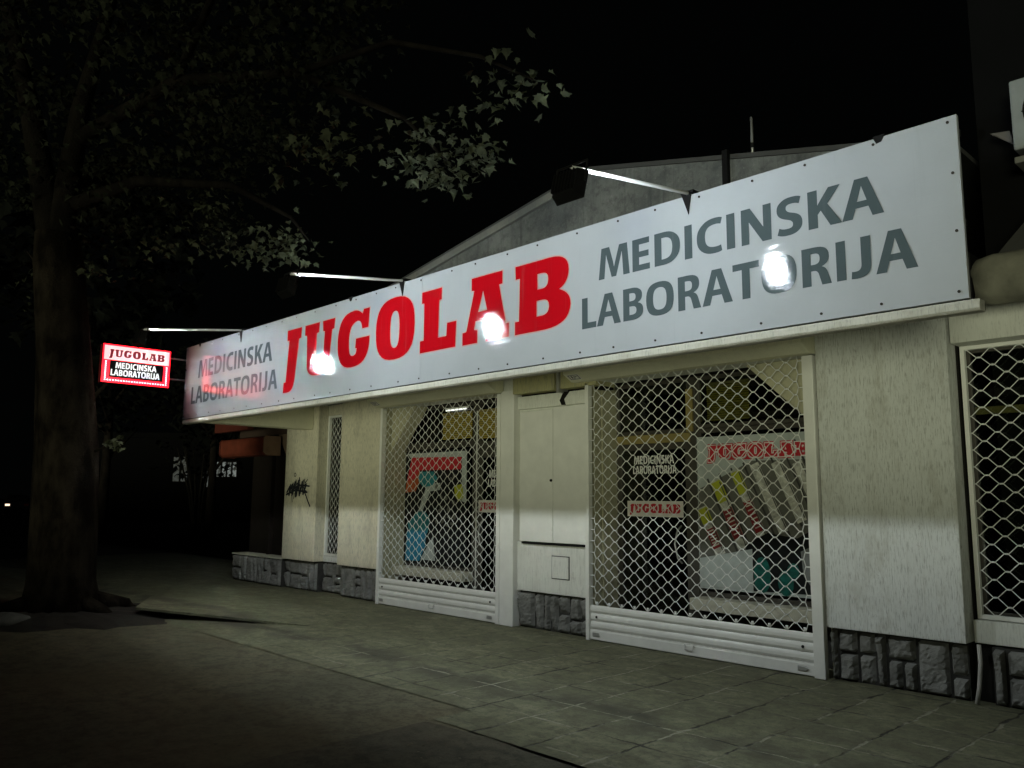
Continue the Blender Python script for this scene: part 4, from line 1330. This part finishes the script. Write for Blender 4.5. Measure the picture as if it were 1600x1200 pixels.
hang = [((-9.12, -2.35, 4.52), 0.34, 34), ((-8.75, -2.3, 4.46), 0.28, 30), ((-8.35, -2.3, 4.40), 0.22, 18), ((-10.2, -2.5, 4.78), 0.30, 20), ((-9.8, -2.9, 5.05), 0.35, 20),
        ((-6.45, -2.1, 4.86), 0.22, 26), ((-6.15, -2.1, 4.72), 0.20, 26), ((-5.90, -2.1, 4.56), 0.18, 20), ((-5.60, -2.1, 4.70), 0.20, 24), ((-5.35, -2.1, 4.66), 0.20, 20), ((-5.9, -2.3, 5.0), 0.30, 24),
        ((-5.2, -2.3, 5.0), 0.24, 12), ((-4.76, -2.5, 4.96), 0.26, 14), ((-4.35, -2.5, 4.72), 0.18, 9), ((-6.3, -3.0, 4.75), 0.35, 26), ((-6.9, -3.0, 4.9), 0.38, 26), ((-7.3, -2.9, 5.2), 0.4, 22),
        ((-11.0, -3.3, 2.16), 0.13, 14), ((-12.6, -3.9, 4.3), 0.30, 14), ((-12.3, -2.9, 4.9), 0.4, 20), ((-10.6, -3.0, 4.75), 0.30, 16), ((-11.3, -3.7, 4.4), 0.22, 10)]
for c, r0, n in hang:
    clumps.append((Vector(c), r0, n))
lit_v, lit_f = [], []
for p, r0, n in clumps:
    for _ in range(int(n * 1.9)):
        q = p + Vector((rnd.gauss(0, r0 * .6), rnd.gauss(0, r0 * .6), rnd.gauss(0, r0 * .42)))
        a_, b_ = (lit_v, lit_f) if n != 22 else (vs, fs)
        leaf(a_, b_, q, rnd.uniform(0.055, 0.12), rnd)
lit_o = MB().add(lit_v, lit_f).build('lit_foliage', leafmat('lit_leaf', (0.045, 0.050, 0.030)), TREE)  # lamp light painted into the hanging sprays as a paler leaf colour
me = bpy.data.meshes.new("crown")
me.from_pydata(vs, [], fs)
me.materials.append(leafmat("plane_leaf", (0.016, 0.018, 0.011)))
cr = bpy.data.objects.new("crown", me)
COL.objects.link(cr)
cr.parent = TREE
cr.matrix_parent_inverse = Matrix.Translation(-TREE.location)

# soil and heaved paving round the roots
soil = MB()
rnd = random.Random(9)
n = 40
vs = [(-11.55, -3.6, 0.07)]
for ring, (rr, zz) in enumerate(((0.75, 0.055), (1.15, 0.02), (1.4, -0.008))):
    for k in range(n):
        a = 2 * math.pi * k / n
        q = rr * (1 + rnd.uniform(-0.12, 0.12)) * (1.15 if abs(a - 0.3) < 0.5 else 1)
        vs.append((-11.55 + q * math.cos(a), -3.6 + q * 0.85 * math.sin(a), zz + (rnd.uniform(0, 0.035) if ring < 2 else 0)))
fs = [(0, 1 + k, 1 + (k + 1) % n) for k in range(n)]
for ring in range(2):
    for k in range(n):
        a, b = 1 + ring * n, 1 + (ring + 1) * n
        fs.append((a + k, b + k, b + (k + 1) % n, a + (k + 1) % n))
o = soil.add(vs, fs).build("soil", ground_mat("tree_pit_soil", (0.010, 0.008, 0.005), (0.024, 0.020, 0.013), 0, 0.5, 4), None)
tag(o, "dark bare soil with roots around the foot of the thick tree", kind='stuff')
hs = MB()
# a corner of the concrete lifted by the roots: open dark edge towards the camera, running out to nothing
top = [(-10.62, -3.06, 0.135), (-9.72, -2.44, 0.075), (-8.7, -1.75, 0.0012), (-9.3, -0.7, 0.0012), (-11.6, -1.0, 0.0012), (-11.9, -2.4, 0.10)]
bot = [(x, y, z - 0.028) for x, y, z in top]
hs.add(top + bot, [(0, 1, 2, 3, 4, 5), (11, 10, 9, 8, 7, 6)] + [(i, i + 6, (i + 1) % 6 + 6, (i + 1) % 6) for i in range(6)])
o = hs.build("lifted_slab", bpy.data.materials["paving_slabs"], None)
tag(o, "concrete slab lifted by the tree roots with a dark open edge", "paving slab")
rk = MB()
rnd = random.Random(2)
for (cx, cy, r0) in ((-11.05, -4.35, 0.16),):
    vs, fs = [], []
    for j in range(7):
        for k in range(10):
            a, b = 2 * math.pi * k / 10, math.pi * j / 6
            q = r0 * (1 + rnd.uniform(-0.14, 0.14))
            vs.append((cx + 1.7 * q * math.sin(b) * math.cos(a) * .8, cy + 1.7 * q * math.sin(b) * math.sin(a), 0.05 + 0.55 * q * math.cos(b)))
    for j in range(6):
        for k in range(10):
            fs.append((j * 10 + k, j * 10 + (k + 1) % 10, (j + 1) * 10 + (k + 1) % 10, (j + 1) * 10 + k))
    rk.add(vs, fs)
tag(rk.build("rock", plain("pale_rock", (0.12, 0.12, 0.11), 0.9, 0.3, 9), None, 0, True), "pale flat stone lying in the soil by the thick tree", "stone")


lit = MB()
rnd = random.Random(77)
for k in range(90):
    if k < 40: cx, cy = rnd.gauss(-3.75, 0.28), rnd.gauss(-3.75, 0.22)
    else: cx, cy = rnd.uniform(-9.5, -1.0), rnd.uniform(-4.4, -0.3)
    n = 5
    q = rnd.uniform(0.004, 0.014)
    lit.add([(cx + q * rnd.uniform(0.6, 1.3) * math.cos(a * 6.283 / n), cy + q * rnd.uniform(0.6, 1.3) * math.sin(a * 6.283 / n), 0.004 + rnd.uniform(0, 0.006)) for a in range(n)], [tuple(range(n))])
tag(lit.build("litter", plain("dry_litter", (0.13, 0.12, 0.085), 0.95, 0.7, 3, 0, 0, 60, 0.05), None), "scattered small bits of dry litter on the paving and asphalt", kind='stuff')


def small_tree(x, y, h, rad, label, seed, crown=True, nl=500, cr_=1.8):
    t = thing("street_tree", label, "tree", (x, y, 0), "trees in the dark background")
    rnd = random.Random(seed)
    m = MB()
    m.tube([(x, y, -0.05), (x + 0.05, y, h * 0.4), (x - 0.06, y + 0.05, h * 0.8), (x, y, h * 1.1)], [rad * 1.2, rad, rad * 0.8, rad * 0.5], 9)
    for k in range(5):
        a = k * 1.3 + seed
        z = h * (0.55 + 0.1 * k)
        m.tube([(x, y, z), (x + 0.5 * math.cos(a), y + 0.5 * math.sin(a), z + 0.6), (x + 1.1 * math.cos(a), y + 1.1 * math.sin(a), z + 1.3)], [rad * .5, rad * .3, rad * .12], 6)
    m.build("trunk", bark("dark_bark", (0.012, 0.010, 0.008), (0.025, 0.02, 0.016)), t, 0, True)
    vs, fs = [], []
    for _ in range(nl):
        q = Vector((rnd.gauss(0, 1), rnd.gauss(0, 1), rnd.gauss(0, 1))).normalized() * rnd.uniform(0.35, 1.0) ** 0.6
        leaf(vs, fs, Vector((x + q.x * cr_, y + q.y * cr_, h * 1.25 + q.z * cr_ * 1.0)), rnd.uniform(0.2, 0.4), rnd)
    me = bpy.data.meshes.new("crown")
    me.from_pydata(vs, [], fs)
    me.materials.append(DARKLEAF)
    c = bpy.data.objects.new("crown", me)
    COL.objects.link(c)
    c.parent = t
    c.matrix_parent_inverse = Matrix.Translation(-t.location)


DARKLEAF = leafmat("dark_leaf", (0.006, 0.007, 0.005))
small_tree(-15.8, -2.35, 4.6, 0.11, "slim trunked tree under the glowing red sign", 31, True, 700, 1.9)
small_tree(-29.5, 6.2, 4.2, 0.15, "dark tree before the far lit windows", 32, True, 900, 2.2)
small_tree(-33.0, 3.6, 5.0, 0.18, "dark leafy tree far off by the left lights", 33, True, 900, 2.4)

sh = thing("bare_shrub", "multi stemmed dark shrub in front of the lit far window", "shrub", (-31.0, 6.4, 0))
m = MB()
rnd = random.Random(17)
for k in range(9):
    a = rnd.uniform(0, 6.28)
    l = rnd.uniform(0.5, 1.2)
    m.tube([(-31 + 0.1 * math.cos(a), 6.4 + 0.1 * math.sin(a), 0), (-31 + 0.4 * l * math.cos(a), 6.4 + 0.4 * l * math.sin(a), 1.6), (-31 + l * math.cos(a), 6.4 + l * math.sin(a), 3.3)], [0.07, 0.05, 0.02], 6)
m.build("stems", bark("shrub_bark", (0.012, 0.011, 0.009), (0.03, 0.027, 0.022)), sh, 0, True)
vs, fs = [], []
for _ in range(160):
    leaf(vs, fs, Vector((-31 + rnd.gauss(0, 0.8), 6.4 + rnd.gauss(0, 0.8), rnd.uniform(2.2, 3.8))), rnd.uniform(0.15, 0.3), rnd)
me = bpy.data.meshes.new("foliage")
me.from_pydata(vs, [], fs)
me.materials.append(DARKLEAF)
c = bpy.data.objects.new("foliage", me)
COL.objects.link(c)
c.parent = sh
c.matrix_parent_inverse = Matrix.Translation(-sh.location)

# far building with a few lit windows
FB = thing("far_building", "dark far building with a few dimly lit windows beyond the trees", "building", (-50, 14, 0))
NW = plain("far_wall", (0.002, 0.002, 0.002), 0.9, 0.2, 2)
# its front faces the camera side: built along a line from a to b
fa, fb = Vector((-51.5, 8.0, 0)), Vector((-44.0, 18.0, 0))
ud = (fb - fa).normalized()
nd = Vector((ud.y, -ud.x, 0))


def fq(u0, u1, z0, z1, d0, d1):
    pts = []
    for z in (z0, z1):
        for (uu, dd) in ((u0, d0), (u1, d0), (u1, d1), (u0, d1)):
            q = fa + ud * uu + nd * dd
            pts.append((q.x, q.y, z))
    return pts, [(0, 3, 2, 1), (4, 5, 6, 7), (0, 1, 5, 4), (1, 2, 6, 5), (2, 3, 7, 6), (3, 0, 4, 7)]


MB().add(*fq(-1, 13.5, 0, 4.8, -6, 0)).build("wall", NW, FB)
MB().add(*fq(-1.4, 13.9, 4.8, 5.1, -6.4, 0.4)).build("roof", NW, FB)
for (u0, u1, z0, z1, s) in ((5.3, 6.1, 2.3, 3.7, 0.018), (7.0, 7.3, 2.0, 2.9, 0.05), (7.75, 8.27, 2.6, 3.45, 0.08), (8.36, 8.86, 2.6, 3.45, 0.10)):
    wf = MB().add(*fq(u0 - 0.03, u1 + 0.03, z0 - 0.05, z1 + 0.05, 0.005, 0.06)).build("window", DARK, FB)
    t = NT("lit_window_glass")
    nz_ = t.noise(t.obj(), 4.5, 5, 0.75)
    t.b.inputs["Base Color"].default_value = (0.05, 0.05, 0.05, 1)
    t.l(t.ramp(nz_, [(0.42, (0.0, 0.0, 0.0)), (0.55, (0.85, 0.95, 0.9))]), t.b.inputs["Emission Color"])
    t.b.inputs["Emission Strength"].default_value = s * 2
    t.m.cycles.emission_sampling = 'NONE'
    MB().add(*fq(u0, u1, z0, z1, 0.062, 0.07)).build("pane", t.m, wf)
    MB().add(*fq((u0 + u1) / 2 - 0.05, (u0 + u1) / 2 + 0.05, z0, z1, 0.072, 0.10)).build("frame", DARK, wf)


# parked cars far off, each showing one lit lamp
def car(x, y, rz, label, lamp_col, lamp_s):
    t = thing("parked_car", label, "car", (0, 0, 0), "dark cars parked far off")
    BODY = plain("car_paint", (0.02, 0.02, 0.022), 0.3)
    prof = [(-2.1, 0.35), (-2.15, 0.75), (-1.95, 0.92), (-1.55, 0.98), (-1.0, 1.42), (0.5, 1.46), (1.1, 1.02), (1.95, 0.88), (2.1, 0.62), (2.1, 0.35)]
    n = len(prof)
    mt = Matrix.Translation((x, y, 0)) @ Matrix.Rotation(rz, 4, 'Z')
    def T(p): return tuple(mt @ Vector(p))
    vs = []
    for (yy, ins) in ((-0.85, 0), (0.85, 0)):
        for a, z in prof:
            q = yy * (0.80 if z > 1.2 else 1.0)
            vs.append(T((a, q, z)))
    fs = [tuple(range(n)), tuple(range(2 * n - 1, n - 1, -1))] + [(i, (i + 1) % n, (i + 1) % n + n, i + n) for i in range(n)]
    MB().add(vs, fs).build("body", BODY, t, 0.05)
    for a in (-1.3, 1.3):
        for s in (-0.80, 0.80):
            MB().tube([T((a, s - 0.09, 0.32)), T((a, s + 0.09, 0.32))], 0.32, 16).build("wheel", RUBBER, t)
    for k, s in enumerate((-0.62, 0.62)):
        cs = [T((2.08, s - 0.16, 0.60)), T((2.08, s + 0.16, 0.60)), T((2.08, s + 0.16, 0.76)), T((2.08, s - 0.16, 0.76)),
              T((2.13, s - 0.14, 0.62)), T((2.13, s + 0.14, 0.62)), T((2.13, s + 0.14, 0.74)), T((2.13, s - 0.14, 0.74))]
        mat_ = emit("car_lamp", lamp_col, lamp_s) if k == 0 else plain("car_reflector", (0.3, 0.02, 0.01), 0.3)
        MB().add(cs, [(0, 3, 2, 1), (4, 5, 6, 7), (0, 1, 5, 4), (1, 2, 6, 5), (2, 3, 7, 6), (3, 0, 4, 7)]).build("headlight", mat_, t, 0.02)
    MB().add([T((1.04, -0.62, 1.06)), T((1.04, 0.62, 1.06)), T((0.58, 0.58, 1.42)), T((0.58, -0.58, 1.42))], [(0, 1, 2, 3)]).build("windscreen", plain("car_glass", (0.01, 0.01, 0.012), 0.1), t)


car(-64.8, 17.0, math.atan2(-24.0, 64.0), "dark car far off with one warm lamp, under the building's far end", (1.0, 0.62, 0.35), 3.0)
car(-73.5, 10.2, math.atan2(-17.0, 73.0), "dark car far off with one lamp, seen left of the thick tree", (1.0, 0.72, 0.5), 2.0)
